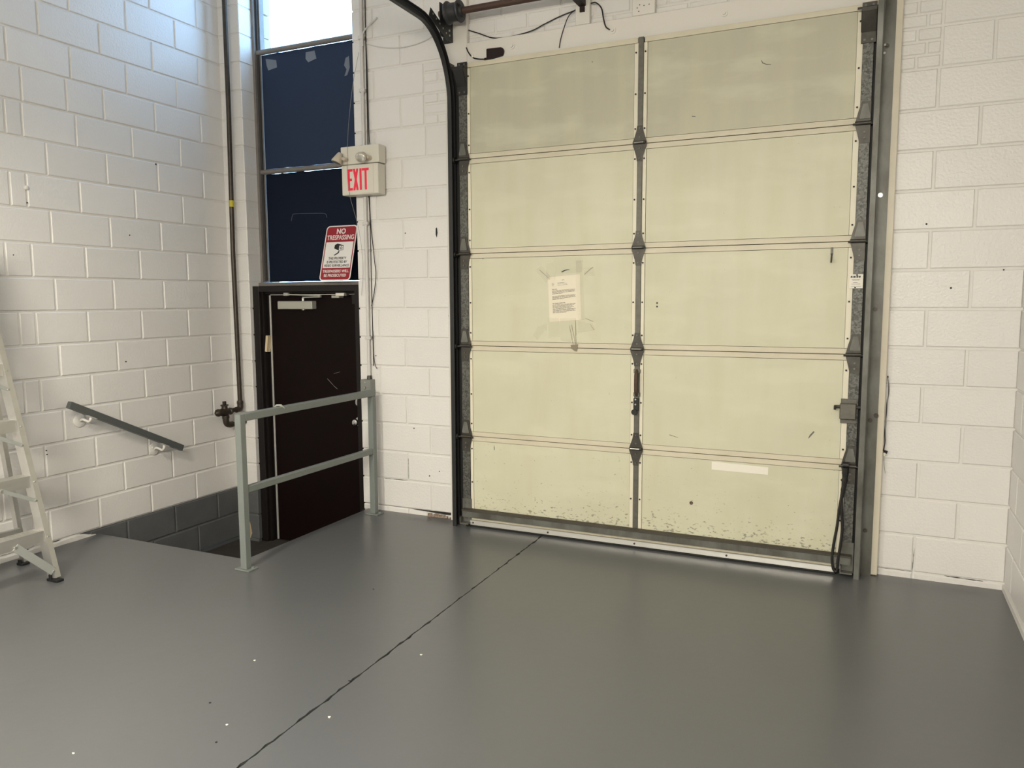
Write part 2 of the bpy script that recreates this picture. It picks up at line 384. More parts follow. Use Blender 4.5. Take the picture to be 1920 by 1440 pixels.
for i in range(-2, 0):                        # brick courses over the lintel
    z0 = C0 + CH * 16 + 0.0935 * i; z1 = z0 + 0.0935
    off = -2.245 if i == -1 else -2.125
    xs = [GL] + [x for x in (off - 0.22 + 0.22 * j for j in range(14)) if GL + 0.03 < x < GR - 0.03] + [GR]
    for a, b in zip(xs[:-1], xs[1:]): lay(wb, 'back', a, b, z0, z1, 0.03, name='brick')
# the row of cut pieces along the floor, with the open joint near the loading door
for a, b in ((OR - 0.004, -3.13), (-3.13, -2.955), (-2.955, -2.80)): lay(wb, 'back', a, b, -0.012, C0 + 0.003, 0.03)
lay(wb, 'back', GR + 0.05, 0.25, -0.015, C0 + 0.002, 0.03); lay(wb, 'back', 0.25, XR + 0.006, -0.015, C0 + 0.002, 0.03)
bm = BM(); prism(bm, [(-2.92, 0.036), (-2.80, 0.032), (-2.66, 0.026), (-2.595, 0.026), (-2.595, 0.042), (-2.70, 0.041), (-2.80, 0.039)], wallfn, -0.0012, 0.006); obj('open_joint', bm, 'crack', wb)
bm = BM()
for i in range(16):
    x = random.uniform(-2.80, -2.60); s = random.uniform(0.006, 0.016)
    obox(bm, (x, random.uniform(-0.006, 0.004), s * 0.7), (1, 0.2, 0), (-0.2, 1, 0), (0, 0, 1), s, 0.006, s * random.uniform(0.5, 0.9))
tag(obj('rubble', bm, 'rubble', wb), kind='stuff')
for (x0, z0, x1, z1, w) in ((-3.165, 0.045, -3.165, 0.20, 0.004), (-3.165, 0.236, -2.96, 0.238, 0.004), (-2.957, 0.25, -2.957, 0.40, 0.003), (0.07, 0.037, 0.25, 0.037, 0.003), (0.247, 0.04, 0.252, 0.17, 0.003), (0.40, 0.036, 0.58, 0.032, 0.006)):
    bm = BM(); pts = []; nn = 12
    up = []; dn = []
    for i in range(nn + 1):
        t = i / nn; x = x0 + (x1 - x0) * t; z = z0 + (z1 - z0) * t; e = random.uniform(0.15, 1.0) * w * (1 if 0 < i < nn else 0.2)
        if abs(x1 - x0) > abs(z1 - z0): up.append((x, z + e / 2)); dn.append((x, z - e / 2))
        else: up.append((x + e / 2, z)); dn.append((x - e / 2, z))
    prism(bm, up + dn[::-1], wallfn, REC - 0.0015, REC + 0.002); obj('hairline_crack', bm, 'crack', wb)

for x, z, r in ((0.356, 1.565, 0.005), (0.584, 1.653, 0.004), (0.229, 1.895, 0.005), (-2.942, 1.973, 0.004), (-3.207, 1.123, 0.004), (-2.607, 1.409, 0.006), (-2.90, 0.62, 0.005), (-2.78, 0.29, 0.005), (-2.70, 0.33, 0.004)):
    bm = BM(); disc_y(bm, x, -0.0022, 0.003, z, r, 7); obj('nail_hole', bm, 'crack', wb)
bm = BM(); prism(bm, [(-2.700, 1.995), (-2.692, 2.0), (-2.688, 1.965), (-2.694, 1.935), (-2.701, 1.955)], wallfn, -0.0022, 0.003); obj('chipped_mark', bm, 'crack', wb)
for y, z, r in ((-0.632, 2.46, 0.006), (-0.876, 1.958, 0.004), (-1.568, 2.097, 0.004), (-0.961, 1.112, 0.005), (-1.556, 0.61, 0.004), (-1.554, 0.586, 0.004), (-1.673, 1.787, 0.004)):
    bm = BM(); tube(bm, [(XL - 0.002, y, z), (XL + 0.0018, y, z)], r, 7); obj('nail_hole', bm, 'crack', wl)
bm = BM(); tube(bm, [(XL - 0.002, -1.568, 2.184), (XL + 0.008, -1.568, 2.184), (XL + 0.012, -1.568, 2.184)], [0.014, 0.013, 0.006], 10); obj('painted_plug', bm, 'mortar', wl, True)

# right wall
wr = thing('wall_right', 'white painted block wall on the far right edge', 'wall', (XR, -1, 0), kind='structure')
bm = BM(); box(bm, XR + REC, XR + 0.2, YB, 0.2, -0.05, ZTOP); obj('mortar', bm, 'mortar', wr)
for k in range(0, 23):
    e = [0.012, -0.2, -0.606, -1.012, -1.418] if k % 2 == 0 else [0.012, -0.403, -0.809, -1.215, -1.418]
    for a, b in zip(e[1:], e[:-1]): lay(wr, 'right', a, b, C0 + CH * k, min(C0 + CH * (k + 1), ZTOP))
bm = BM(); box(bm, XR - 0.008, XR + 0.02, -1.418, 0, 0, 0.03); obj('mortar_smear', bm, 'mortar', wr)

wf = thing('wall_front', 'plain white wall closing the room behind the viewer', 'wall', (-2, YB, 0), kind='structure')
bm = BM(); box(bm, XL - 0.2, XR + 0.2, YB - 0.1, YB, -0.05, ZTOP); obj('wall_face', bm, 'plain_wall', wf)
bm = BM(); box(bm, XL - 0.25, XR + 0.25, YB - 0.15, 0.3, ZTOP, ZTOP + 0.1)
tag(obj('ceiling', bm, 'ceiling'), 'high pale ceiling over the loading bay', 'ceiling', kind='structure')

# ------------------------------------------------------------------ floor with stair pit
PX, PY, PZ = -3.303, -1.24, -0.39             # right edge, front edge and depth of the pit
fl = thing('floor', 'grey painted concrete floor with one sawn joint and a stair pit by the exit', 'floor', (-2, -3, 0), kind='structure')
bm = BM(); S = -1.855
def jag(y0, y1, x, n, amp):
    return [(x + (-1.853 + 1.824) * 0 + random.uniform(-amp, amp), y0 + (y1 - y0) * i / n) for i in range(n + 1)]
def floor_slab(outline):
    bm = BM(); prism(bm, outline, lambda u, v, d: (u, v, d), 0.0, -0.06); return bm
ysj = [-0.02 - i * 0.03 for i in range(200)]
def jx(y): return -1.886 + (0.062) * (-y / 2.83)
eL = [(jx(y) - 0.0020 - random.choice((0, 0.001, 0.002, 0.004, 0.008 if random.random() < .5 else 0)), y) for y in ysj]
eR = [(jx(y) + 0.0020 + random.choice((0, 0.001, 0.002, 0.004, 0.008 if random.random() < .5 else 0)), y) for y in ysj]
yend = ysj[-1]
left_out = [(PX, -0.0)] + [(eL[0][0], 0.0)] + eL + [(jx(yend), YB), (XL, YB), (XL, PY), (PX, PY)]
right_out = [(XR, 0.0), (XR, YB), (jx(yend), YB)] + eR[::-1] + [(eR[0][0], 0.0)]
obj('floor_slab', floor_slab(left_out), 'floor', fl); obj('floor_slab', floor_slab(right_out), 'floor', fl)
bm = BM(); box(bm, -2.3, -1.3, YB, 0, -0.07, -0.012); obj('joint_bed', bm, 'crack', fl)
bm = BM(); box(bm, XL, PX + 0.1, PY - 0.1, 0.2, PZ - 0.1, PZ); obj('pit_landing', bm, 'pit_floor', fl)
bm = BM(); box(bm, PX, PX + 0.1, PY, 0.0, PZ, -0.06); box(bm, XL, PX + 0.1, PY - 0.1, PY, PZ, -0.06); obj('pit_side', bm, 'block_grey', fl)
bm = BM(); box(bm, XL + 0.002, PX - 0.002, PY, PY + 0.28, PZ, -0.195); obj('stair_step', bm, 'floor', fl)
bm = BM(); box(bm, OR - 0.02, GL, 0, 0.2, -0.6, -0.02); box(bm, GL, GR, 0, 0.4, -0.06, -0.02); obj('threshold', bm, 'pit_floor', fl)
bm = BM(); box(bm, GL + 0.05, GR - 0.03, -0.045, 0.05, 0.0005, 0.05); obj('sill_light_block', bm, 'black', fl)  # added behind the door foot to keep sky light from leaking in

for x, y, r, key in ((-2.224, -2.56, 0.006, 'crack'), (-1.747, -2.457, 0.008, 'label'), (-1.846, -2.202, 0.006, 'crack'), (-1.704, -1.885, 0.007, 'label'), (-2.389, -2.999, 0.006, 'label'), (-2.336, -1.331, 0.005, 'crack'), (-2.32, -2.22, 0.007, 'label'), (-2.05, -2.65, 0.006, 'label'), (-2.0, -2.75, 0.006, 'crack')):
    bm = BM(); prism(bm, [(x + r * math.cos(a) * random.uniform(0.5, 1.1), y + r * math.sin(a) * random.uniform(0.4, 0.9)) for a in (PI * 2 * k / 7 for k in range(7))], lambda u, v, d: (u, v, d), 0.0003, 0.0022); obj('paint_chip', bm, key, fl)

# ------------------------------------------------------------------ window above the exit door, with its boards
WY = 0.13
wi = thing('window_1', 'tall narrow window above the exit door, clear at the top and boarded below', 'window', (-3.85, WY, 1.65), kind='structure')
bm = BM(); box(bm, OL, OL + 0.022, WY, WY + 0.09, 1.645, ZTOP); box(bm, OR - 0.05, OR, WY, WY + 0.09, 1.645, ZTOP); box(bm, OL + 0.022, OR - 0.05, WY, WY + 0.09, ZTOP - 0.06, ZTOP); obj('window_frame', bm, 'win_frame', wi)
bm = BM(); box(bm, OL + 0.0225, OL + 0.040, WY + 0.02, WY + 0.08, 1.665, ZTOP - 0.06); obj('inner_stop', bm, 'win_frame_dark', wi)
bm = BM(); box(bm, OL + 0.0405, OL + 0.052, WY + 0.034, WY + 0.08, 1.672, ZTOP - 0.06); obj('glazing_bead', bm, 'win_frame', wi)
bm = BM(); box(bm, OL, OR, WY - 0.03, WY + 0.1, 1.628, 1.656, 0.003); obj('window_sill', bm, 'win_frame', wi)
def mullion(z, r):
    bm = BM(); tube(bm, [(OL + 0.024, WY + 0.03, z), (OR - 0.03, WY + 0.03, z)], r, 12); obj('mullion', bm, 'win_frame', wi, True)
mullion(2.500, 0.019); mullion(3.386, 0.019)
for z0, z1 in ((1.656, 2.482), (2.518, 3.368), (3.404, ZTOP - 0.06)):
    bm = BM(); box(bm, OL + 0.042, OR - 0.045, 0.196, 0.199, z0, z1); obj('pane', bm, 'glass', wi)
bm = BM()
for i in range(18):                           # edge of the brick reveal outside the glass
    box(bm, OL - 0.04, OL + 0.026 - 0.007 * (i % 2), 0.225, 0.31, 1.6 + i * 0.175, 1.6 + i * 0.175 + 0.165)
obj('outer_reveal', bm, 'brick_out', wi)
b1 = thing('window_board', 'upper dark navy board taped inside the window under the bright pane', 'board', (-3.9, 0.172, 2.52), 'navy boards in the window')
def board(root, z0, z1, x0, x1, key='navy'):
    bm = BM(); out = []
    n = 24
    for i in range(n + 1): out.append((x0 + (x1 - x0) * i / n, z1 - random.uniform(0, 0.005)))
    for i in range(n + 1): out.append((x1, z1 + (z0 - z1) * i / n))
    for i in range(n + 1): out.append((x1 + (x0 - x1) * i / n, z0 + random.uniform(0, 0.003)))
    for i in range(n + 1): out.append((x0 + random.uniform(0, 0.004), z0 + (z1 - z0) * i / n))
    prism(bm, out, wallfn, 0.168, 0.176); return obj('board_sheet', bm, key, root)
board(b1, 2.5200, 3.3695, OL + 0.0565, OR - 0.002, 'navy_sheen')
def scrap(root, pts, key, y=0.1665, name='tape'):
    bm = BM(); prism(bm, pts, wallfn, y, y + 0.0008); return obj(name, bm, key, root)
scrap(b1, [(-4.262, 3.338), (-4.16, 3.315), (-4.155, 3.262), (-4.24, 3.25), (-4.255, 3.29)], 'tape_grey')
scrap(b1, [(-3.88, 3.335), (-3.80, 3.338), (-3.785, 3.28), (-3.86, 3.262), (-3.885, 3.29)], 'tape_grey')
scrap(b1, [(-3.525, 3.25), (-3.495, 3.26), (-3.49, 3.18), (-3.515, 3.13), (-3.54, 3.125), (-3.518, 3.17), (-3.54, 3.20)], 'tape_grey')
b2 = thing('window_board', 'lower dark navy board in the window behind the no trespassing sign', 'board', (-3.9, 0.172, 1.67), 'navy boards in the window')
board(b2, 1.6610, 2.4838, OL + 0.0565, OR - 0.002)
bm = BM(); tube(bm, smooth_pts([(-4.07, 0.166, 2.12), (-4.055, 0.166, 2.16), (-4.03, 0.166, 2.172), (-3.85, 0.166, 2.168), (-3.75, 0.166, 2.16), (-3.73, 0.166, 2.13)]), 0.0012, 5); obj('scratch_mark', bm, 'tape_grey', b2)

# ------------------------------------------------------------------ exit door
d1 = thing('door_1', 'dark maroon steel exit door with silver closer down in the stair pit', 'door', (-3.85, 0.1, PZ), kind='structure')
FY = 0.035
bm = BM(); box(bm, OL - 0.012, OL + 0.058, FY, FY + 0.03, PZ, 1.627, 0.002); box(bm, OL - 0.0, OL + 0.075, FY + 0.03, 0.16, PZ, 1.627); box(bm, OR - 0.06, OR - 0.001, FY, 0.16, PZ, 1.627)
box(bm, OL + 0.058, OR - 0.06, FY, FY + 0.05, 1.583, 1.627, 0.002); box(bm, OL + 0.058, OR - 0.06, FY + 0.05, 0.16, 1.570, 1.627); obj('door_frame', bm, 'black_paint', d1)
bm = BM(); box(bm, OL + 0.076, OL + 0.098, 0.112, 0.146, PZ, 1.566); box(bm, OL + 0.076, OL + 0.16, 0.1465, 0.165, PZ, 1.57); box(bm, OL + 0.16, OR, 0.1465, 0.165, 1.53, 1.57); box(bm, OL + 0.16, OR, 0.1465, 0.165, PZ, PZ + 0.03); box(bm, OR - 0.1, OR, 0.1465, 0.165, PZ + 0.03, 1.53); obj('door_stop', bm, 'black_paint', d1)  # stop, plus pieces added behind the leaf to block daylight leaks
LX0, LX1, LY = -4.238, -3.40, 0.10
leaf = obj('door_leaf', box(BM(), LX0, LX1, LY, LY + 0.045, PZ + 0.012, 1.556, 0.002), 'leaf', d1)
bm = BM(); prism(bm, [(LX0 - 0.022, PZ + 0.012), (LX0 - 0.006, PZ + 0.012), (LX0 - 0.001, 1.556), (LX0 - 0.016, 1.556)], wallfn, LY - 0.002, LY + 0.004); obj('weatherstrip', bm, 'alu', d1)
bm = BM(); box(bm, LX0 - 0.005, LX1, LY - 0.002, LY + 0.004, 1.558, 1.563); obj('top_light_gap', bm, 'alu', d1)  # light showing over the leaf, drawn as a bright strip
bm = BM(); obox(bm, (-4.262, 0.078, 1.185), (0.99, 0, -0.12), (0, 1, 0), (0.12, 0, 0.99), 0.0105, 0.02, 0.063); obj('hinge', bm, 'tan', d1)
cl = obj('door_closer', box(BM(), -4.128, -3.80, 0.045, LY, 1.452, 1.512, 0.004), 'closer', d1)
bm = BM(); cyl(bm, (-3.90, 0.07, 1.512), (-3.90, 0.07, 1.535), 0.011); cyl(bm, (-3.90, 0.07, 1.452), (-3.90, 0.07, 1.444), 0.013); obj('closer_spindle', bm, 'bolt', cl, True)
bm = BM(); beam(bm, (-3.90, 0.07, 1.54), (-3.72, 0.05, 1.543), 0.018, 0.008); obj('closer_arm', bm, 'closer', cl)
bm = BM(); beam(bm, (-3.72, 0.05, 1.553), (-4.03, 0.035, 1.562), 0.018, 0.008); obj('closer_arm', bm, 'closer', cl)
bm = BM(); box(bm, -4.05, -4.01, 0.024, 0.05, 1.552, 1.575, 0.003); obj('closer_shoe', bm, 'closer', cl)
bm = BM(); box(bm, -3.617, -3.55, 0.045, LY, 1.535, 1.552); obj('sensor_magnet', bm, 'closer', d1)
bm = BM(); box(bm, -3.575, -3.50, 0.036, 0.06, 1.548, 1.570, 0.003); obj('contact_sensor', bm, 'plastic', d1)
bm = BM(); box(bm, -3.50, -3.478, 0.036, 0.07, 1.547, 1.568, 0.003); obj('sensor_body', bm, 'track', d1)
bm = BM(); beam(bm, (-3.43, 0.06, 1.55), (-3.43, 0.06, 1.49), 0.03, 0.004, (0, 1, 0)); beam(bm, (-3.46, 0.085, 1.545), (-3.41, 0.085, 1.545), 0.02, 0.03); obj('frame_bracket', bm, 'black_paint', d1)
bm = BM(); tube(bm, [(-3.437, LY, 0.62), (-3.437, LY - 0.006, 0.62), (-3.437, LY - 0.007, 0.62), (-3.437, LY - 0.03, 0.62), (-3.437, LY - 0.034, 0.62), (-3.437, LY - 0.05, 0.62), (-3.437, LY - 0.062, 0.62), (-3.437, LY - 0.066, 0.62)], [0.034, 0.034, 0.014, 0.012, 0.022, 0.028, 0.022, 0.008], 18); obj('door_knob', bm, 'chrome', leaf, True)
bm = BM(); tube(bm, [(-3.435, LY, 0.765), (-3.435, LY - 0.012, 0.765), (-3.435, LY - 0.016, 0.765)], [0.030, 0.028, 0.020], 18); box(bm, -3.438, -3.432, LY - 0.03, LY - 0.014, 0.75, 0.78); obj('deadbolt', bm, 'chrome', leaf, True)
for (a, b) in (((-3.72, 0.93), (-3.67, 0.885)), ((-3.665, 0.88), (-3.63, 0.855)), ((-3.66, 0.97), (-3.60, 0.985))):
    bm = BM(); beam(bm, (a[0], LY - 0.0004, a[1]), (b[0], LY - 0.0004, b[1]), 0.0008, 0.003, (0, 0.3, 1)); obj('scratch_mark', bm, 'galv_plain', leaf)

# ------------------------------------------------------------------ loading door trim boards
def trim(name, label, x0, x1, y0, y1, z0, z1, key, bev=0.003):
    return tag(obj(name, box(BM(), x0, x1, y0, y1, z0, z1, bev), key), label, 'trim', kind='structure')
trim('trim_1', 'cream wooden jamb board left of the loading door', -2.592, -2.4305, -0.038, -0.001, 0.004, 3.60, 'white_trim')
trim('trim_2', 'cream wooden jamb board right of the loading door', -0.12, 0.075, -0.038, -0.001, 0.004, 4.2, 'cream_trim')
tr3 = trim('trim_3', 'wide white header board across the top of the loading door', -2.4295, -0.052, -0.040, -0.002, 3.018, 3.146, 'white_trim')
for x in (-2.111, -0.819, -1.46):
    bm = BM(); tube(bm, [(x, -0.040, 3.085), (x, -0.044, 3.085)], 0.020, 14); tube(bm, [(x, -0.044, 3.085), (x, -0.052, 3.085)], 0.010, 6); obj('carriage_bolt', bm, 'white_trim', tr3, True)
t4 = trim('trim_4', 'short white upright board behind the shaft bearing bracket', -1.695, -1.605, -0.036, -0.0015, 3.148, 3.75, 'white_trim')
t5 = trim('trim_5', 'short white upright board right of the bearing bracket, with nail holes', -1.345, -1.21, -0.036, -0.0015, 3.148, 3.75, 'white_trim')
for x, z in ((-1.315, 3.19), (-1.30, 3.205), (-1.275, 3.198), (-1.245, 3.20), (-1.305, 3.17)):
    bm = BM(); disc_y(bm, x, -0.0365, -0.034, z, 0.0035, 6); obj('nail_hole', bm, 'screw', t5)
trim('trim_6', 'narrow stop strip behind the left edge of the loading door', -2.430, -2.39, -0.036, -0.001, 0.004, 3.016, 'white_trim')

# ------------------------------------------------------------------ the sectional loading door
DX0, DX1 = -2.460, -0.055
CX0, CX1 = -1.287, -1.255                      # centre stile
ZJ = [0.030, 0.614, 1.216, 1.813, 2.412, 3.008]  # section joints
PYD = -0.090                                   # plane of the cream sheet
d2 = thing('door_2', 'large cream sectional overhead loading door with galvanised stiles and hinges', 'garage door', (-1.26, -0.07, 0), kind='structure')
bm = BM(); box(bm, DX0 + 0.004, DX1 - 0.004, -0.066, -0.046, 0.03, 3.0); obj('door_back', bm, 'black', d2)
for a, b in ((-2.505, DX0 + 0.003), (DX1 - 0.003, -0.018)):
    bm = BM(); box(bm, a, b, -0.070, -0.0435, 0.055, 2.99); obj('edge_gap_shade', bm, 'black', d2)  # shade of the gap beside the track, put in as a black strip
bm = BM(); box(bm, -2.39, -0.12, -0.0455, -0.005, 3.0105, 3.0172); obj('top_light_block', bm, 'black', d2)  # unseen strip added to close a daylight leak under the header
screws = BM()
RH = 0.030
for s in range(5):
    z0, z1 = ZJ[s] + 0.0018, ZJ[s + 1] - 0.0018
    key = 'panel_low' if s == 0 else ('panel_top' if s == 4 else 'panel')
    for a, b in ((-2.381, -1.312), (-1.232, -0.137)):
        bm = BM(); box(bm, a, b, PYD, PYD + 0.02, z0 + RH + 0.001, z1 - RH - 0.001); obj('panel', bm, key, d2)
    for q0, q1 in ((z0, z0 + RH - 0.001), (z1 - RH + 0.001, z1)):
        for a, b in ((DX0 + 0.055, CX0 - 0.004), (CX1 + 0.004, DX1 - 0.05)):
            bm = BM(); box(bm, a, b, PYD - 0.002, PYD + 0.022, q0, q1, 0.0012); obj('section_rail', bm, 'panel_rail', d2)
    for a, b in ((DX0 + 0.057, -2.383), (-1.310, CX0), (CX1, -1.2345), (-0.1355, DX1 - 0.052)):
        bm = BM(); box(bm, a, b, PYD - 0.004, PYD + 0.018, z0 + RH + 0.001, z1 - RH - 0.001, 0.001); obj('stile_flange', bm, 'flange', d2)
    H = z1 - z0
    for x in (-2.392, -1.3005, -1.2455, -0.1215):
        for t in (0.14, 0.47, 0.86): disc_y(screws, x, PYD - 0.008, PYD - 0.003, z0 + H * t, 0.0052, 8)
    for a, b in ((DX0, DX0 + 0.056), (CX0 + 0.0005, CX1 - 0.0005), (DX1 - 0.052, DX1)):
        bm = BM(); box(bm, a, b, PYD - 0.010, PYD + 0.02, z0, z1, 0.0015); obj('stile', bm, 'galv' if b < -1.3 or a > -1.2 else 'stile_mid', d2)
tag(obj('screws', screws, 'screw', d2), kind='stuff')
HY = PYD - 0.0102
def pivot_bolts(root, pts, r=0.006):
    for x, z in pts:
        bm = BM(); tube(bm, [(x, HY - 0.004, z), (x, HY - 0.009, z)], r, 8); obj('bolt', bm, 'galv_plain', root, True)
for zj in ZJ[1:5]:                             # centre hinges
    c = (CX0 + CX1) / 2
    out = [(c - 0.0158, zj + 0.100), (c + 0.0158, zj + 0.100), (c + 0.021, zj + 0.068), (c + 0.034, zj + 0.028), (c + 0.042, zj + 0.006), (c + 0.040, zj - 0.014), (c + 0.034, zj - 0.028), (c + 0.021, zj - 0.068), (c + 0.0158, zj - 0.100), (c - 0.0158, zj - 0.100), (c - 0.021, zj - 0.068), (c - 0.034, zj - 0.028), (c - 0.040, zj - 0.014), (c - 0.042, zj + 0.006), (c - 0.034, zj + 0.028), (c - 0.021, zj + 0.068)]
    bm = BM(); prism(bm, out, wallfn, HY, HY - 0.004); h = obj('hinge', bm, 'hinge', d2)
    bm = BM(); tube(bm, [(c - 0.036, HY - 0.010, zj + 0.004), (c + 0.036, HY - 0.010, zj + 0.004)], 0.009, 10); obj('hinge_barrel', bm, 'hinge', h, True)
    bm = BM(); tube(bm, [(c - 0.030, HY - 0.0185, zj + 0.004), (c + 0.026, HY - 0.0185, zj + 0.004)], 0.004, 8); obj('hinge_pin', bm, 'bolt', h, True)
    pivot_bolts(h, [(c, zj + 0.035), (c, zj - 0.028), (c, zj + 0.085), (c, zj - 0.085)], 0.0045)
for side, ex in ((-1, DX0), (1, DX1)):         # roller hinges at the two edges
    c = ex + 0.028 if side < 0 else ex - 0.027; s = -side   # s points to the door middle
    for zj in ZJ[1:5]:
        out = [(c - s * 0.027, zj + 0.11), (c + s * 0.018, zj + 0.11), (c + s * 0.034, zj + 0.055), (c + s * 0.044, zj + 0.012), (c + s * 0.044, zj - 0.014), (c + s * 0.034, zj - 0.05), (c + s * 0.022, zj - 0.10), (c - s * 0.027, zj - 0.10)]
        bm = BM(); prism(bm, out, wallfn, HY, HY - 0.004); h = obj('roller_hinge', bm, 'hinge', d2)
        out = [(c - 0.011, zj + 0.096), (c + 0.011, zj + 0.096), (c + 0.026, zj + 0.03), (c + 0.024, zj + 0.022), (c - 0.024, zj + 0.022), (c - 0.026, zj + 0.03)]
        bm = BM(); prism(bm, out, wallfn, HY - 0.0042, HY - 0.010); obj('hinge_lug', bm, 'galv_plain', h)
        bm = BM(); tube(bm, [(c + s * 0.046, HY - 0.012, zj), (c - s * 0.030, HY - 0.012, zj)], 0.010, 10); obj('hinge_barrel', bm, 'hinge', h, True)
        bm = BM(); tube(bm, [(c + s * 0.056, HY - 0.012, zj - 0.004), (c - s * 0.055, HY - 0.012, zj - 0.004)], 0.0055, 8); obj('roller_stem', bm, 'hinge', h, True)
        bm = BM(); tube(bm, [(c - s * 0.050, HY - 0.012, zj - 0.004), (c - s * 0.062, HY - 0.012, zj - 0.004)], 0.020, 14); obj('roller', bm, 'black', h, True)
        pivot_bolts(h, [(c, zj + 0.065), (c, zj - 0.045), (c, zj - 0.075)], 0.0055)
    # top bracket carrying the head roller
    zt = 2.965
    bm = BM(); box(bm, c - 0.034, c + 0.036, HY - 0.006, HY, zt - 0.155, zt + 0.045, 0.001)
    prism(bm, [(HY - 0.004, zt + 0.012), (HY - 0.06, zt + 0.005), (HY - 0.06, zt - 0.012), (HY - 0.004, zt - 0.10)], lambda u, v, d: (d, u, v), c - 0.036, c - 0.032)
    prism(bm, [(HY - 0.004, zt + 0.012), (HY - 0.06, zt + 0.005), (HY - 0.06, zt - 0.012), (HY - 0.004, zt - 0.10)], lambda u, v, d: (d, u, v), c + 0.032, c + 0.036)
    prism(bm, [(HY - 0.058, zt + 0.004), (HY - 0.062, zt + 0.004), (HY - 0.062, zt - 0.014), (HY - 0.008, zt - 0.102), (HY - 0.004, zt - 0.10), (HY - 0.058, zt - 0.012)], lambda u, v, d: (d, u, v), c - 0.034, c + 0.034)
    h = obj('top_bracket', bm, 'track_dark' if side < 0 else 'hinge', d2)
    bm = BM(); tube(bm, [(c + s * 0.055, HY - 0.045, zt + 0.006), (c - s * 0.055, HY - 0.045, zt + 0.006)], 0.006, 8); obj('roller_stem', bm, 'hinge', h, True)
    pivot_bolts(h, [(c - 0.018, zt + 0.03), (c + 0.018, zt + 0.03), (c - 0.018, zt - 0.14), (c + 0.018, zt - 0.14)])
    # bottom bracket
    bm = BM(); box(bm, c - 0.030, c + 0.036, HY - 0.006, HY, 0.02, 0.19, 0.001); box(bm, c - 0.03, c + 0.032, HY - 0.05, HY - 0.006, 0.024, 0.032); box(bm, c - 0.03, c - 0.025, HY - 0.05, HY - 0.006, 0.032, 0.07)
    h = obj('bottom_bracket', bm, 'galv_plain', d2); pivot_bolts(h, [(c - 0.012, 0.16), (c + 0.014, 0.16), (c, 0.05)])
# stiffening strut, bottom rail, retainer and seal
bm = BM(); prism(bm, [(HY - 0.001, 0.1255), (HY - 0.042, 0.1215), (HY - 0.042, 0.112), (HY - 0.0385, 0.112), (HY - 0.0385, 0.118), (HY - 0.001, 0.121)], lambda u, v, d: (d, u, v), DX0 + 0.01, DX1 - 0.002); st = obj('strut', bm, 'dusty', d2)
bm = BM(); box(bm, DX0 + 0.012, DX1 - 0.004, HY - 0.037, HY - 0.033, 0.072, 0.118); obj('strut_web', bm, 'galv_plain', st)
pivot_bolts(st, [(-1.28, 0.10), (-1.262, 0.10)], 0.005)
bm = BM(); box(bm, DX0 + 0.056, DX1 - 0.085, PYD - 0.012, PYD + 0.02, 0.048, 0.078); obj('bottom_rail', bm, 'panel_rail', d2)
bm = BM(); box(bm, DX0 + 0.056, DX1 - 0.085, PYD - 0.022, PYD + 0.02, 0.014, 0.046, 0.002); rt = obj('seal_retainer', bm, 'alu', d2)
for x in (-2.38, -1.84, -1.27, -0.72):
    bm = BM(); tube(bm, [(x, PYD - 0.022, 0.031), (x, PYD - 0.026, 0.031)], 0.006, 8); obj('bolt', bm, 'hinge', rt, True)
bm = BM(); box(bm, DX0 + 0.02, DX1 - 0.08, PYD - 0.018, PYD + 0.018, 0.0005, 0.0136, 0.003); obj('bottom_seal', bm, 'black', d2)
# latch on the centre stile
c = -1.269
bm = BM(); tube(bm, smooth_pts([(c, HY - 0.004, 1.092), (c, HY - 0.022, 1.075), (c, HY - 0.028, 1.05), (c, HY - 0.028, 0.985), (c, HY - 0.022, 0.96), (c, HY - 0.004, 0.945)], 4), 0.011, 8); lh = obj('lift_handle', bm, 'rust', d2, True)
for z in (1.088, 0.948):
    bm = BM(); box(bm, c - 0.02, c + 0.02, HY - 0.010, HY, z - 0.013, z + 0.013, 0.003); obj('handle_lug', bm, 'galv_plain', lh)
bm = BM(); box(bm, c - 0.018, c + 0.014, HY - 0.014, HY, 0.85, 0.925, 0.002); bx = obj('latch_plate', bm, 'black', d2)
bm = BM(); tube(bm, [(c - 0.01, HY - 0.002, 0.842), (c - 0.01, HY - 0.024, 0.842)], 0.018, 10); obj('latch_boss', bm, 'black', bx, True)
for z in (0.918, 0.888):
    bm = BM(); disc_y(bm, c - 0.004, HY - 0.0185, HY - 0.014, z, 0.005, 8); obj('bolt', bm, 'bolt', bx)
# slide bolt lock on the right edge
lx0, lx1 = -0.145, -0.062
bm = BM(); box(bm, lx0 + 0.004, lx1, HY - 0.006, HY, 0.845, 0.978, 0.001); lk = obj('slide_lock', bm, 'stile_mid', d2)
bm = BM(); box(bm, lx0, lx1 - 0.002, HY - 0.036, HY - 0.006, 0.870, 0.955, 0.004); obj('lock_case', bm, 'stile_mid', lk)
bm = BM(); tube(bm, [(lx0 - 0.022, HY - 0.02, 0.936), (lx1 + 0.036, HY - 0.02, 0.936)], 0.009, 8); obj('lock_bar', bm, 'hinge', lk, True)
bm = BM(); beam(bm, (lx0 - 0.023, HY - 0.012, 0.934), (lx0 - 0.023, HY - 0.045, 0.930), 0.012, 0.018); obj('bar_grip', bm, 'black', lk)
pivot_bolts(lk, [(-0.12, 0.968), (-0.10, 0.968), (-0.08, 0.968)], 0.005)
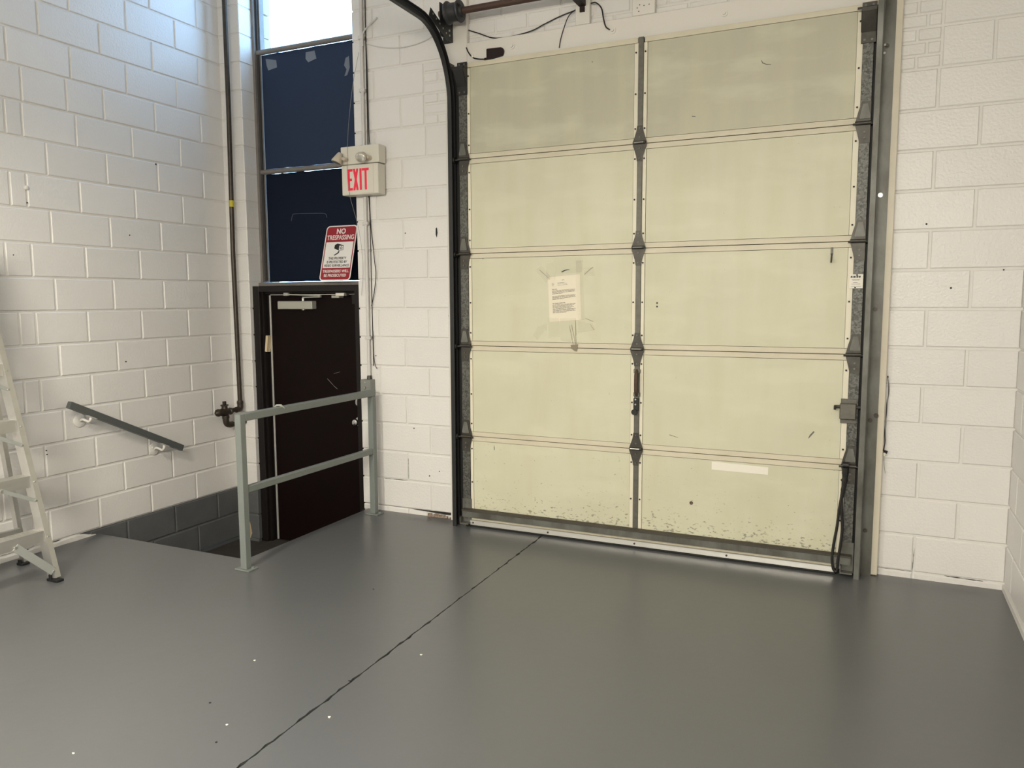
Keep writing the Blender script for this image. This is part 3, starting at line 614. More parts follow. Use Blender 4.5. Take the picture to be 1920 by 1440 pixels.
for pts in ([(-0.605, 2.795), (-0.598, 2.782), (-0.580, 2.772), (-0.556, 2.768), (-0.556, 2.7655), (-0.582, 2.768), (-0.602, 2.778), (-0.608, 2.793)], [(-0.975, 2.540), (-0.955, 2.536), (-0.955, 2.532), (-0.975, 2.535)], [(-1.572, 2.911), (-1.562, 2.908), (-1.568, 2.903)], [(-2.310, 1.782), (-2.296, 1.785), (-2.299, 1.774)],
            [(-0.295, 0.75), (-0.283, 0.765), (-0.268, 0.785), (-0.274, 0.79), (-0.292, 0.768), (-0.302, 0.745)], [(-1.07, 0.715), (-1.02, 0.702), (-1.02, 0.7), (-1.072, 0.712)], [(-2.232, 0.55), (-2.228, 0.565), (-2.226, 0.535), (-2.23, 0.53)]):
    bm = BM(); prism(bm, pts, wallfn, PYD - 0.0007, PYD + 0.002); obj('scuff_mark', bm, 'galv_plain', d2)
for z in (1.492, 1.471):
    bm = BM(); disc_y(bm, -1.1575, PYD - 0.001, PYD + 0.002, z, 0.0055, 8); obj('screw_hole', bm, 'screw', d2)
# hook, maker tag, blank sticker, chip
bm = BM(); box(bm, -0.2215, -0.2105, PYD - 0.006, PYD, 1.745, 1.785, 0.001); hk = obj('hook', bm, 'galv_plain', d2)
bm = BM(); tube(bm, smooth_pts([(-0.216, PYD - 0.006, 1.752), (-0.2165, PYD - 0.010, 1.73), (-0.217, PYD - 0.016, 1.712), (-0.217, PYD - 0.024, 1.706), (-0.2165, PYD - 0.028, 1.716), (-0.216, PYD - 0.027, 1.732)], 4), 0.0042, 7); obj('hook_wire', bm, 'hinge', hk, True)
TY = HY - 0.0012
bm = BM(); box(bm, -0.124, -0.058, TY - 0.001, HY, 1.567, 1.640); tg = obj('maker_tag', bm, 'label', d2)
bm = BM(); x = -0.119
for w in (0.009, 0.006, 0.010, 0.005, 0.009, 0.011):
    prism(bm, [(x, 1.622), (x + w - 0.002, 1.622), (x + w - 0.0005, 1.632), (x + 0.0018, 1.632)], wallfn, TY - 0.0016, TY - 0.0008); x += w
for z, a, b in ((1.614, -0.113, -0.072), (1.609, -0.109, -0.076), (1.597, -0.105, -0.084), (1.588, -0.113, -0.07), (1.576, -0.116, -0.096), (1.576, -0.09, -0.066)):
    box(bm, a, b, TY - 0.0014, TY - 0.0008, z, z + 0.0014)
obj('tag_print', bm, 'ink', tg)
for x, z in ((-0.088, 1.636), (-0.095, 1.571)):
    bm = BM(); disc_y(bm, x, TY - 0.004, TY, z, 0.0045, 8); obj('tag_rivet', bm, 'screw', tg)
bm = BM(); prism(bm, [(-0.820, 0.574), (-0.505, 0.567), (-0.506, 0.524), (-0.820, 0.527)], wallfn, PYD - 0.0012, PYD + 0.001); obj('blank_sticker', bm, 'label', d2)
bm = BM(); tube(bm, [(-0.934, PYD, 0.315), (-0.934, PYD - 0.0012, 0.315)], 0.011, 10); cp = obj('paint_chip', bm, 'rust', d2)
bm = BM(); tube(bm, [(-0.931, PYD - 0.0012, 0.312), (-0.931, PYD - 0.002, 0.312)], 0.006, 8); obj('chip_core', bm, 'galv_plain', cp)

# ------------------------------------------------------------------ taped notice on the loading door
NY = PYD - 0.0003
nt = thing('taped_notice', 'white typed paper notice taped to the left half of the loading door', 'notice', (-1.74, NY, 1.38))
bm = BM(); out = [(-1.850, 1.652), (-1.640, 1.668), (-1.628, 1.392), (-1.838, 1.376)]
prism(bm, out, wallfn, NY - 0.0010, NY); obj('paper', bm, 'paper', nt)
bm = BM()
def ntp(u, v):                                  # page coordinates 0..1 from the top left
    ax = out[0][0] + (out[1][0] - out[0][0]) * u; az = out[0][1] + (out[1][1] - out[0][1]) * u
    bx_ = out[3][0] + (out[2][0] - out[3][0]) * u; bz = out[3][1] + (out[2][1] - out[3][1]) * u
    return (ax + (bx_ - ax) * v, az + (bz - az) * v)
def pline(v, u0, u1, h=0.009):
    u = u0
    while u < u1 - 0.01:
        e = min(u1, u + random.uniform(0.05, 0.14)); prism(bm, [ntp(u, v), ntp(e, v), ntp(e, v + h), ntp(u, v + h)], wallfn, NY - 0.0014, NY - 0.0008); u = e + 0.012
pline(0.085, 0.44, 0.52)
for v in (0.14, 0.165, 0.195): pline(v, 0.12, 0.20, 0.006); pline(v, 0.30, 0.5 + random.uniform(0, 0.12), 0.006)
pline(0.275, 0.12, 0.28, 0.012)
for v in (0.31, 0.332, 0.354, 0.376): pline(v, 0.12, 0.84 if v < 0.37 else 0.45)
for v in (0.432, 0.454, 0.476, 0.498): pline(v, 0.12, 0.85 if v < 0.49 else 0.5)
pline(0.59, 0.12, 0.52, 0.012)
for v in (0.625, 0.647, 0.669, 0.691, 0.713, 0.735, 0.757, 0.779, 0.80): pline(v, 0.12, (0.84, 0.8, 0.74, 0.78, 0.7, 0.84, 0.8, 0.84, 0.55)[int((v - 0.62) / 0.022)])
tag(obj('typed_lines', bm, 'paper_ink', nt), kind='stuff')
for pts in ([(-1.86, 1.745), (-1.808, 1.748), (-1.80, 1.64), (-1.858, 1.64)], [(-1.665, 1.75), (-1.62, 1.752), (-1.608, 1.39), (-1.65, 1.39)], [(-1.935, 1.70), (-1.895, 1.73), (-1.83, 1.655), (-1.86, 1.62)],
            [(-1.62, 1.70), (-1.55, 1.71), (-1.545, 1.655), (-1.61, 1.66)], [(-1.85, 1.40), (-1.775, 1.40), (-1.765, 1.285), (-1.845, 1.28)], [(-1.95, 1.285), (-1.915, 1.345), (-1.855, 1.365), (-1.86, 1.335), (-1.92, 1.265)],
            [(-1.77, 1.40), (-1.665, 1.40), (-1.655, 1.30), (-1.70, 1.25), (-1.76, 1.26)], [(-1.65, 1.385), (-1.555, 1.37), (-1.54, 1.33), (-1.65, 1.31)], [(-1.80, 1.77), (-1.63, 1.775), (-1.625, 1.68), (-1.80, 1.67)]):
    scrap(nt, pts, 'tape', NY - 0.0024)
bm = BM(); tube(bm, smooth_pts([(-1.757, NY - 0.003, 1.684), (-1.73, NY - 0.003, 1.695), (-1.705, NY - 0.003, 1.697)], 3), [0.003, 0.003, 0.003, 0.0025, 0.002, 0.0015, 0.001], 6); obj('marker_stroke', bm, 'ink', nt)
for a in (((-1.69, 1.36), (-1.66, 1.22)), ((-1.705, 1.355), (-1.675, 1.215)), ((-1.665, 1.385), (-1.66, 1.23)), ((-1.60, 1.40), (-1.55, 1.38)), ((-1.61, 1.665), (-1.555, 1.71)), ((-1.905, 1.70), (-1.835, 1.64)), ((-1.57, 1.365), (-1.545, 1.33))):
    bm = BM(); tube(bm, [(a[0][0], NY - 0.003, a[0][1]), (a[1][0], NY - 0.004, a[1][1])], 0.0009, 5); obj('tape_fold', bm, 'fold', nt)
bm = BM(); prism(bm, [(-1.695, 1.235), (-1.648, 1.24), (-1.650, 1.216), (-1.655, 1.195), (-1.668, 1.198), (-1.69, 1.212)], wallfn, NY - 0.007, NY - 0.003); obj('tape_wad', bm, 'fold', nt)

# ------------------------------------------------------------------ door tracks
def track(name, label, xs, sgn, key, plate_key):
    """sgn +1: channel opens towards +x (left track); -1: opens towards -x. xs is the web of the channel"""
    t = thing(name, label, 'door track', (xs, -0.1, 0.0), 'overhead door tracks')
    cy = HY - 0.014                                                           # roller line
    path = [(cy, 0.0), (cy, 2.72)]
    r = 0.38
    for i in range(1, 13):
        a = PI / 2 * i / 12; path.append((cy - r * (1 - math.cos(a)), 2.72 + 0.02 + r * 1.2 * math.sin(a)))
    path.append((-2.6, 3.225))
    # channel cross-section in (across, x): lips point towards the door
    sec = [(-0.026, 0.030), (-0.026, 0.004), (-0.022, 0.0), (0.022, 0.0), (0.026, 0.004), (0.026, 0.030), (0.023, 0.030), (0.023, 0.006), (0.020, 0.003), (-0.020, 0.003), (-0.023, 0.006), (-0.023, 0.030)]
    bm = BM(); rings = []
    for i, (y, z) in enumerate(path):
        a, b = path[max(i - 1, 0)], path[min(i + 1, len(path) - 1)]
        dy, dz = b[0] - a[0], b[1] - a[1]; l = math.hypot(dy, dz); ny, nz = dz / l, -dy / l
        rings.append([bm.verts.new((xs + sgn * w, y + ny * u, z + nz * u)) for u, w in sec])
    n = len(sec)
    for A, B in zip(rings, rings[1:]):
        for k in range(n): bm.faces.new((A[k], A[(k + 1) % n], B[(k + 1) % n], B[k]))
    bm.faces.new(rings[0]); bm.faces.new(rings[-1][::-1])
    obj('rail_channel', bm, key, t, True)
    # mounting angle on the jamb board
    a0, a1 = (xs - 0.003, xs) if sgn > 0 else (xs, xs + 0.003)
    bm = BM(); box(bm, a0, a1, cy + 0.01, -0.042, 0.0, 3.02)
    w0, w1 = (xs - 0.055, xs) if sgn > 0 else (xs, xs + 0.055)
    box(bm, w0, w1, -0.042, -0.039, 0.0, 3.02 if sgn > 0 else 4.1); obj('mounting_angle', bm, plate_key, t)
    for z in (0.25, 0.86, 1.456, 2.05, 2.80):
        x = xs + (0.018 if sgn < 0 else -0.03)
        bm = BM(); tube(bm, [(x, -0.042, z), (x, -0.046, z)], 0.012, 10); tube(bm, [(x, -0.046, z), (x, -0.052, z)], 0.007, 6); obj('lag_bolt', bm, 'bolt' if z == 2.05 else 'hinge', t, True)
    return t
tl = track('door_track', 'dark steel door track left of the loading door, curving back overhead', -2.522, 1, 'track_dark', 'track')
trk = track('door_track', 'galvanised door track right of the loading door, straight up the jamb', -0.012, -1, 'galv_plain', 'galv_plain')
bm = BM(); disc_y(bm, 0.034, -0.056, -0.039, 0.888, 0.012, 12); obj('jamb_bolt', bm, 'hinge', trk)
for x, z in ((-0.004, 2.805), (-0.005, 2.765)):
    bm = BM(); disc_y(bm, x, -0.05, -0.042, z, 0.006, 8); obj('bolt', bm, 'bolt', trk)
# flat perforated hanger joining the left curve to the bearing plate
bm = BM(); beam(bm, (-2.528, -0.105, 3.17), (-2.528, -0.33, 3.262), 0.004, 0.055, (0, 0.3, 1)); hg = obj('hanger_strap', bm, 'track_dark', tl)
for t_ in (0.12, 0.3, 0.48, 0.66, 0.84):
    y = -0.105 - 0.225 * t_; z = 3.17 + 0.092 * t_
    bm = BM(); cyl(bm, (-2.5305, y, z + 0.012), (-2.5245, y, z + 0.012), 0.006, 8); obj('bolt', bm, 'bolt', hg)

# ------------------------------------------------------------------ counterbalance shaft
sy, sz = -0.155, 3.302
sh = thing('counterbalance_shaft', 'rusty counterbalance shaft with black cable drum above the loading door', 'shaft', (-1.26, sy, sz))
bm = BM(); tube(bm, [(-2.56, sy, sz), (0.03, sy, sz)], 0.021, 14); obj('shaft_tube', bm, 'rust', sh, True)
def drum(x0, s):
    bm = BM(); prof = [(0.0, 0.02), (0.0, 0.066), (0.008, 0.070), (0.016, 0.066), (0.022, 0.056), (0.075, 0.055), (0.082, 0.064), (0.090, 0.068), (0.098, 0.064), (0.098, 0.036), (0.115, 0.034), (0.115, 0.02)]
    tube(bm, [(x0 + s * a, sy, sz) for a, r in prof], [r for a, r in prof], 22); return obj('cable_drum', bm, 'drum', sh, True)
dr = drum(-2.505, 1); drum(-0.0, -1)
bm = BM(); tube(bm, [(-2.415, sy - 0.02, sz + 0.02), (-2.395, sy - 0.045, sz + 0.03)], 0.008, 6); obj('set_screw', bm, 'hinge', dr)
bm = BM(); box(bm, -2.536, -2.530, sy - 0.045, -0.04, 3.16, 3.36, 0.001); box(bm, -2.60, -2.53, -0.045, -0.039, 3.16, 3.36); bp = obj('bearing_plate', bm, 'track_dark', sh)
for z in (3.19, 3.22):
    bm = BM(); cyl(bm, (-2.53, -0.09, z), (-2.524, -0.09, z), 0.007, 8); obj('bolt', bm, 'bolt', bp)
bm = BM(); box(bm, -1.672, -1.628, sy - 0.03, -0.037, sz - 0.052, sz + 0.10, 0.002); box(bm, -1.665, -1.635, -0.045, -0.037, sz - 0.085, sz - 0.05); obj('centre_bearing', bm, 'sensor', sh)

# ------------------------------------------------------------------ bits on the header
se = thing('header_sensor', 'dark maroon sensor pad on the white header board with black lead', 'sensor', (-2.22, -0.043, 3.02))
bm = BM(); out = [(-2.282, 3.018), (-2.282, 3.082), (-2.278, 3.086)] + [(-2.185 + 0.022 * math.cos(a), 3.059 + 0.024 * math.sin(a)) for a in [PI / 2 - PI * i / 10 for i in range(6)]] + [(-2.165, 3.045), (-2.172, 3.032)]
prism(bm, out, wallfn, -0.056, -0.0405); obj('pad', bm, 'sensor', se)
bm = BM(); box(bm, -2.300, -2.272, -0.054, -0.0405, 3.005, 3.034, 0.002); obj('pad_foot', bm, 'sensor', se)
bm = BM(); tube(bm, smooth_pts([(-2.43, -0.046, 3.116), (-2.415, -0.047, 3.085), (-2.385, -0.047, 3.050), (-2.34, -0.047, 3.034), (-2.28, -0.047, 3.026)]), 0.0042, 7); obj('lead', bm, 'wire', se, True)
bm = BM(); box(bm, -2.392, -2.378, -0.052, -0.041, 3.047, 3.066, 0.002); obj('lead_clip', bm, 'label', se)
def cable(name, label, pts, r, key='wire', n=6):
    bm = BM(); tube(bm, smooth_pts(pts, 6), r, n); return tag(obj(name, bm, key, None, True), label, 'cable', 'loose cables by the doors')
cable('loose_cable', 'thin black cable drooping from left end of the header to the bracket', [(-2.44, -0.012, 3.236), (-2.35, -0.012, 3.20), (-2.27, -0.012, 3.165), (-2.19, -0.012, 3.152), (-2.08, -0.02, 3.152), (-1.98, -0.02, 3.165), (-1.90, -0.012, 3.195), (-1.80, -0.01, 3.225), (-1.70, -0.012, 3.245)], 0.0036)
cable('loose_cable', 'thin grey cable crossing the header board below the bracket board', [(-1.70, -0.020, 3.245), (-1.74, -0.03, 3.21), (-1.765, -0.044, 3.14), (-1.785, -0.045, 3.08), (-1.795, -0.045, 3.03)], 0.0030)
cable('loose_cable', 'black cable end hanging over the header right of the bracket', [(-1.60, -0.03, 3.262), (-1.565, -0.035, 3.258), (-1.53, -0.040, 3.22), (-1.515, -0.048, 3.16), (-1.50, -0.050, 3.11), (-1.475, -0.052, 3.088)], 0.0042)

# ------------------------------------------------------------------ exit sign with emergency heads
ex = thing('exit_sign', 'ivory EXIT sign with red letters and two emergency lamp heads', 'exit sign', (-3.24, -0.05, 2.24))
bm = BM(); box(bm, -3.392, -3.078, -0.100, -0.016, 2.446, 2.566, 0.003); bb = obj('battery_case', bm, 'plastic', ex)
bm = BM(); box(bm, -3.384, -3.084, -0.105, -0.016, 2.238, 2.441, 0.004); sg = obj('sign_case', bm, 'plastic', ex)
bm = BM(); box(bm, -3.376, -3.120, -0.108, -0.105, 2.246, 2.434, 0.001); obj('face_plate', bm, 'plastic', sg)
bm = BM(); y0, y1 = -0.1095, -0.108; zb, zt = 2.268, 2.412; w = 0.0165
def bar(x0, z0, x1, z1): box(bm, x0, x1, y0, y1, z0, z1)
X = -3.330                                       # E
bar(X, zb, X + w, zt); bar(X + w, zt - w, X + 0.040, zt); bar(X + w, (zb + zt) / 2 - w / 2, X + 0.034, (zb + zt) / 2 + w / 2); bar(X + w, zb, X + 0.040, zb + w)
X = -3.286                                       # X
prism(bm, [(X, zb), (X + w, zb), (X + 0.044, zt), (X + 0.044 - w, zt)], wallfn, y0, y1); prism(bm, [(X, zt), (X + w, zt), (X + 0.044, zb), (X + 0.044 - w, zb)], wallfn, y0 - 0.0002, y1)
X = -3.232; bar(X, zb, X + w, zt)               # I
X = -3.212; bar(X, zt - w, X + 0.056, zt); bar(X + 0.0215, zb, X + 0.0215 + w, zt - w)   # T
obj('exit_letters', bm, 'exit_red', sg)
bm = BM(); tube(bm, [(-3.13, -0.1095, 2.335), (-3.13, -0.108, 2.335)], 0.010, 12); obj('chevron_knockout', bm, 'plastic', sg)
def head(cx, cz, aim):
    a = Vector(aim).normalized(); b = Vector((cx, -0.135, cz))
    bm = BM(); tube(bm, [(cx + 0.042, -0.100, cz - 0.012), (cx + 0.042, -0.125, cz - 0.012), (cx + 0.01, -0.135, cz)], [0.016, 0.013, 0.010], 10); h = obj('lamp_neck', bm, 'lamp_plastic', bb, True)
    bm = BM(); tube(bm, [b - a * 0.036, b - a * 0.03, b + a * 0.030, b + a * 0.036], [0.012, 0.018, 0.038, 0.036], 18); obj('lamp_head', bm, 'lamp_plastic', bb, True)
    bm = BM(); tube(bm, [b + a * 0.0362, b + a * 0.039], [0.032, 0.020], 18); obj('lamp_lens', bm, 'lens', bb, True)
head(-3.385, 2.490, (-0.30, -0.30, -0.95)); head(-3.190, 2.488, (0.25, -0.75, -0.45))
bm = BM(); tube(bm, smooth_pts([(-3.39, -0.03, 2.575), (-3.33, -0.025, 2.572), (-3.27, -0.02, 2.585)]), 0.004, 6); obj('lead', bm, 'wire_white', ex)

# ------------------------------------------------------------------ no trespassing sign leaning in the window corner
B0, T0 = Vector((0, 0.018, 1.658)), Vector((0, 0.132, 2.062))
up = (T0 - B0).normalized(); SH = (T0 - B0).length; SW = 0.276; xc = -3.567
nn_ = Vector((0, -up.z, up.y))                    # faces the room
def sfn(u, v, d): p = Vector((xc + u, 0, 0)) + B0 + up * v + nn_ * d; return tuple(p)
def rrect(x0, x1, z0, z1, r, n=5, corners=(1, 1, 1, 1)):
    out = []
    for i, (cx, cz, a0) in enumerate(((x1 - r, z1 - r, 0), (x0 + r, z1 - r, 90), (x0 + r, z0 + r, 180), (x1 - r, z0 + r, 270))):
        if corners[i]: out += [(cx + r * math.cos(math.radians(a0 + 90 * k / n)), cz + r * math.sin(math.radians(a0 + 90 * k / n))) for k in range(n + 1)]
        else: out.append(((x1, z1), (x0, z1), (x0, z0), (x1, z0))[i])
    return out
ns = thing('warning_sign', 'red and white NO TRESPASSING video surveillance sign leaning above the exit door', 'sign', (xc, 0.018, 1.658))
hw = SW / 2
obj('sign_plate', prism(BM(), rrect(-hw, hw, 0, SH, 0.030), sfn, -0.001, 0.001), 'sign_white', ns)
mg = 0.0085
obj('red_field', prism(BM(), rrect(-hw + mg, hw - mg, mg, SH - mg, 0.023), sfn, 0.001, 0.0014), 'sign_red', ns)
obj('white_field', prism(BM(), [(-hw + mg + 0.008, SH * 0.232), (hw - mg - 0.008, SH * 0.232), (hw - mg - 0.008, SH * 0.70), (-hw + mg + 0.008, SH * 0.70)], sfn, 0.0014, 0.0018), 'sign_white', ns)
def stext(s, v, size, key, width, d=0.0022, bold=0.0, nm='lettering'):
    bm = text_bm(s, size, bold); xs_ = [q.co.x for q in bm.verts]; k = width / (max(xs_) - min(xs_)); m0 = (max(xs_) + min(xs_)) / 2
    for q in bm.verts:
        u, z, t = (q.co.x - m0) * k, q.co.z, q.co.y
        q.co = Vector(sfn(u, v + z, d - t * 0.5))
    obj(nm, bm, key, ns)
stext('NO', SH * 0.850, 0.056, 'sign_white', 0.080, bold=0.0016)
stext('TRESPASSING', SH * 0.742, 0.050, 'sign_white', 0.240, bold=0.0008)
stext('THIS PROPERTY', SH * 0.382, 0.026, 'ink', 0.160, 0.0026, 0.0005)
stext('IS PROTECTED BY', SH * 0.316, 0.026, 'ink', 0.180, 0.0026, 0.0005)
stext('VIDEO SURVEILLANCE', SH * 0.252, 0.026, 'ink', 0.222, 0.0026, 0.0005)
stext('TRESPASSERS WILL', SH * 0.148, 0.029, 'sign_white', 0.234, bold=0.0006)
stext('BE PROSECUTED', SH * 0.072, 0.029, 'sign_white', 0.198, bold=0.0006)
bm = BM()                                         # camera pictogram
prism(bm, [(-0.040, SH * 0.645), (-0.018, SH * 0.672), (0.040, SH * 0.635), (0.040, SH * 0.548), (0.0, SH * 0.542), (-0.042, SH * 0.585)], sfn, 0.0018, 0.0024)
prism(bm, [(0.0, SH * 0.535), (0.010, SH * 0.535), (0.004, SH * 0.495), (-0.030, SH * 0.452), (-0.038, SH * 0.462), (-0.008, SH * 0.505)], sfn, 0.0018, 0.0024)
obj('camera_pictogram', bm, 'ink', ns)
bm = BM(); prism(bm, [(0.002, SH * 0.632), (0.037, SH * 0.624), (0.037, SH * 0.553), (0.002, SH * 0.548)], sfn, 0.0024, 0.0027); obj('camera_face', bm, 'sign_white', ns)
def ring_s(u, v, r0, r1, d0, d1):
    bm = BM(); prism(bm, [(u + r1 * math.cos(2 * PI * k / 16), v + r1 * math.sin(2 * PI * k / 16)) for k in range(16)], sfn, d0, d1); return bm
obj('camera_lens', ring_s(0.021, SH * 0.588, 0, 0.011, 0.0027, 0.003), 'ink', ns); obj('camera_lens_centre', ring_s(0.021, SH * 0.588, 0, 0.006, 0.003, 0.0033), 'sign_white', ns)

# ------------------------------------------------------------------ conduit, box and cables by the exit
cd = thing('conduit', 'white painted conduit running up the wall beside the exit door', 'conduit', (-3.256, -0.016, 0.95))
bm = BM(); tube(bm, [(-3.256, -0.016, 0.982), (-3.256, -0.016, 2.232)], 0.0125, 10); tube(bm, [(-3.256, -0.016, 2.58), (-3.250, -0.016, 4.6)], 0.0125, 10); obj('conduit_pipe', bm, 'wire_white', cd, True)
for z in (1.25, 2.05, 2.95, 3.30):
    bm = BM(); box(bm, -3.278, -3.234, -0.030, -0.001, z - 0.012, z + 0.012, 0.003); obj('pipe_strap', bm, 'wire_white', cd)
jb = thing('switch_box', 'grey metal switch box on the wall where the guard rail ends', 'switch box', (-3.257, -0.03, 0.86))
obj('box_body', box(BM(), -3.304, -3.218, -0.060, -0.001, 0.855, 0.955, 0.003), 'box_grey', jb)
obj('box_cover', box(BM(), -3.302, -3.220, -0.063, -0.0602, 0.858, 0.952, 0.001), 'box_grey', jb)
bm = BM(); tube(bm, [(-3.256, -0.016, 0.9552), (-3.256, -0.016, 0.98)], [0.019, 0.016], 10); obj('box_connector', bm, 'hinge', jb, True)
bm = BM(); box(bm, -3.268, -3.256, -0.074, -0.063, 0.888, 0.906, 0.002); obj('toggle', bm, 'bolt', jb); bm = BM(); disc_y(bm, -3.262, -0.066, -0.063, 0.936, 0.004, 8); obj('cover_screw', bm, 'bolt', jb)
cable('loose_cable', 'black cable looping down the wall below the exit sign', [(-3.228, -0.012, 2.24), (-3.222, -0.012, 2.10), (-3.21, -0.014, 1.98), (-3.188, -0.02, 1.80), (-3.178, -0.02, 1.70), (-3.19, -0.02, 1.60), (-3.212, -0.015, 1.52), (-3.226, -0.014, 1.475)], 0.0030)
cable('loose_cable', 'black cable dropping beside the conduit above the exit sign', [(-3.224, -0.014, 3.30), (-3.217, -0.013, 3.1), (-3.214, -0.013, 2.8), (-3.21, -0.016, 2.62), (-3.20, -0.018, 2.567)], 0.0030)
cable('loose_cable', 'dark cable tight along the right side of the conduit', [(-3.224, -0.006, 4.4), (-3.226, -0.006, 3.4), (-3.227, -0.006, 3.0), (-3.229, -0.006, 2.567)], 0.0038)
cable('loose_cable', 'frayed reddish wire ends dangling above the switch box', [(-3.222, -0.010, 1.30), (-3.222, -0.012, 1.20), (-3.217, -0.014, 1.13), (-3.205, -0.016, 1.06), (-3.19, -0.016, 1.03)], 0.0022, 'sensor')
cable('loose_cable', 'dark wire running down the lower conduit', [(-3.229, -0.0045, 2.235), (-3.228, -0.0045, 1.8), (-3.228, -0.0045, 1.45), (-3.227, -0.0045, 1.25), (-3.226, -0.0045, 1.05)], 0.0030)
cable('loose_cable', 'white painted cable looping across the blocks to the door track', [(-3.24, -0.024, 3.24), (-3.238, -0.022, 3.32), (-3.205, -0.012, 3.365), (-3.15, -0.010, 3.40), (-3.13, -0.010, 3.415)], 0.0055, 'wire_white')
cable('loose_cable', 'thin white cable sagging across the pier above the exit sign', [(-3.24, -0.010, 3.27), (-3.16, -0.008, 3.235), (-3.05, -0.008, 3.208), (-2.93, -0.008, 3.195), (-2.80, -0.008, 3.205), (-2.70, -0.008, 3.235), (-2.62, -0.012, 3.285)], 0.0035, 'wire_white')
cable('loose_cable', 'thin grey wire hanging in front of the exit sign', [(-3.268, -0.032, 3.20), (-3.30, -0.06, 3.0), (-3.325, -0.08, 2.78), (-3.33, -0.102, 2.585), (-3.325, -0.112, 2.50), (-3.33, -0.114, 2.40), (-3.315, -0.112, 2.235), (-3.29, -0.05, 2.0), (-3.285, -0.02, 1.75), (-3.31, -0.012, 1.55)], 0.0013, 'box_grey', 5)

# ------------------------------------------------------------------ gas pipe in the corner
gp = thing('gas_pipe', 'old brown gas pipe down the left corner with shut-off valve', 'pipe', (-4.436, -0.07, 0.58))
px, py = -4.438, -0.062
bm = BM(); tube(bm, [(-4.425, py, 4.74), (-4.430, py, 2.9), (-4.446, py, 1.9), (px, py, 0.735)], 0.0175, 14); obj('riser', bm, 'pipe', gp, True)
for z0, z1 in ((2.222, 2.27),):
    bm = BM(); tube(bm, [(-4.4405, py, z0), (-4.4398, py, z1)], 0.0192, 14); obj('yellow_band', bm, 'yellow', gp, True)
bm = BM(); tube(bm, [(px, py, 0.745), (px, py, 0.728), (px, py, 0.72)], [0.024, 0.026, 0.024], 14)
tube(bm, smooth_pts([(px, py, 0.725), (px, py, 0.70), (px, py - 0.006, 0.684), (px, py - 0.03, 0.680), (px, py - 0.045, 0.680)], 4), 0.0235, 14); obj('elbow', bm, 'pipe', gp, True)
bm = BM(); tube(bm, [(px, py - 0.04, 0.680), (px - 0.006, py - 0.11, 0.680)], 0.0175, 12); obj('nipple', bm, 'pipe', gp, True)
vx, vy, vz = px - 0.012, py - 0.150, 0.676
bm = BM(); tube(bm, [(vx + 0.006, vy + 0.060, vz), (vx + 0.005, vy + 0.048, vz), (vx + 0.003, vy + 0.040, vz), (vx, vy, vz), (vx - 0.006, vy - 0.045, vz), (vx - 0.008, vy - 0.055, vz), (vx - 0.009, vy - 0.070, vz), (vx - 0.010, vy - 0.085, vz)], [0.026, 0.028, 0.024, 0.034, 0.026, 0.030, 0.026, 0.010], 14)
tube(bm, [(vx, vy, vz), (vx, vy, vz + 0.046)], [0.026, 0.022], 12); vb = obj('valve_body', bm, 'pipe', gp, True)
bm = BM(); tube(bm, [(vx, vy, vz + 0.046), (vx, vy, vz + 0.056)], 0.030, 6); box(bm, vx - 0.010, vx + 0.010, vy - 0.012, vy + 0.012, vz + 0.056, vz + 0.082, 0.002); obj('valve_stem', bm, 'pipe', vb)
bm = BM(); tube(bm, smooth_pts([(vx, vy + 0.008, vz - 0.02), (vx, vy + 0.008, vz - 0.065), (vx, vy + 0.02, vz - 0.094), (vx, vy + 0.05, vz - 0.104), (vx, vy + 0.075, vz - 0.104)], 4), 0.0235, 14); tube(bm, [(vx, vy + 0.008, vz - 0.030), (vx, vy + 0.008, vz - 0.050)], 0.028, 12); obj('lower_elbow', bm, 'pipe', gp, True)
bm = BM(); tube(bm, [(vx, vy + 0.07, vz - 0.104), (vx, -0.004, vz - 0.104)], 0.0165, 12); obj('return_pipe', bm, 'pipe', gp, True)
bm = BM(); tube(bm, [(vx, vy + 0.092, vz - 0.104), (vx, vy + 0.125, vz - 0.104)], 0.0185, 12); obj('yellow_band', bm, 'yellow', gp, True)

# ------------------------------------------------------------------ guard rail
gr = thing('guard_rail', 'grey painted square tube guard rail along the stair pit', 'railing', (-3.17, -0.75, 0.001))
rx, yF, yBk, hw = -3.172, -1.372, -0.115, 0.0215
for y in (yF, yBk):
    obj('post', box(BM(), rx - hw, rx + hw, y - hw, y + hw, 0.008, 0.848 if y == yBk else 0.892, 0.003), 'rail', gr)
    bpz = obj('base_plate', box(BM(), rx - 0.055, rx + 0.050, y - 0.032, y + 0.045, 0.0005, 0.008, 0.001), 'rail', gr)
    bm = BM(); tube(bm, [(rx + 0.036, y + 0.015, 0.008), (rx + 0.036, y + 0.015, 0.017)], 0.009, 6); obj('anchor_bolt', bm, 'rail', bpz)
obj('top_rail', box(BM(), rx - hw, rx + hw, yF + hw, yBk + hw, 0.849, 0.892, 0.003), 'rail', gr)
obj('middle_rail', box(BM(), rx - 0.018, rx + 0.018, yF + hw, yBk - hw, 0.440, 0.478, 0.003), 'rail', gr)
bm = BM(); random.seed(3)
tube(bm, smooth_pts([(rx - 0.024, -1.07, 0.885), (rx - 0.01, -1.065, 0.900), (rx + 0.012, -1.05, 0.898), (rx + 0.026, -1.035, 0.880)], 3), [0.002, 0.004, 0.005, 0.006, 0.005, 0.006, 0.008, 0.005, 0.004, 0.002], 7); obj('tape_remnant', bm, 'closer', gr, True)
bm = BM(); prism(bm, [(-1.345, 0.26), (-1.335, 0.27), (-1.322, 0.20), (-1.335, 0.175), (-1.348, 0.19)], lambda u, v, d: (d, u, v), rx + 0.005, rx + 0.0075); obj('peeling_tape', bm, 'tan', gr)

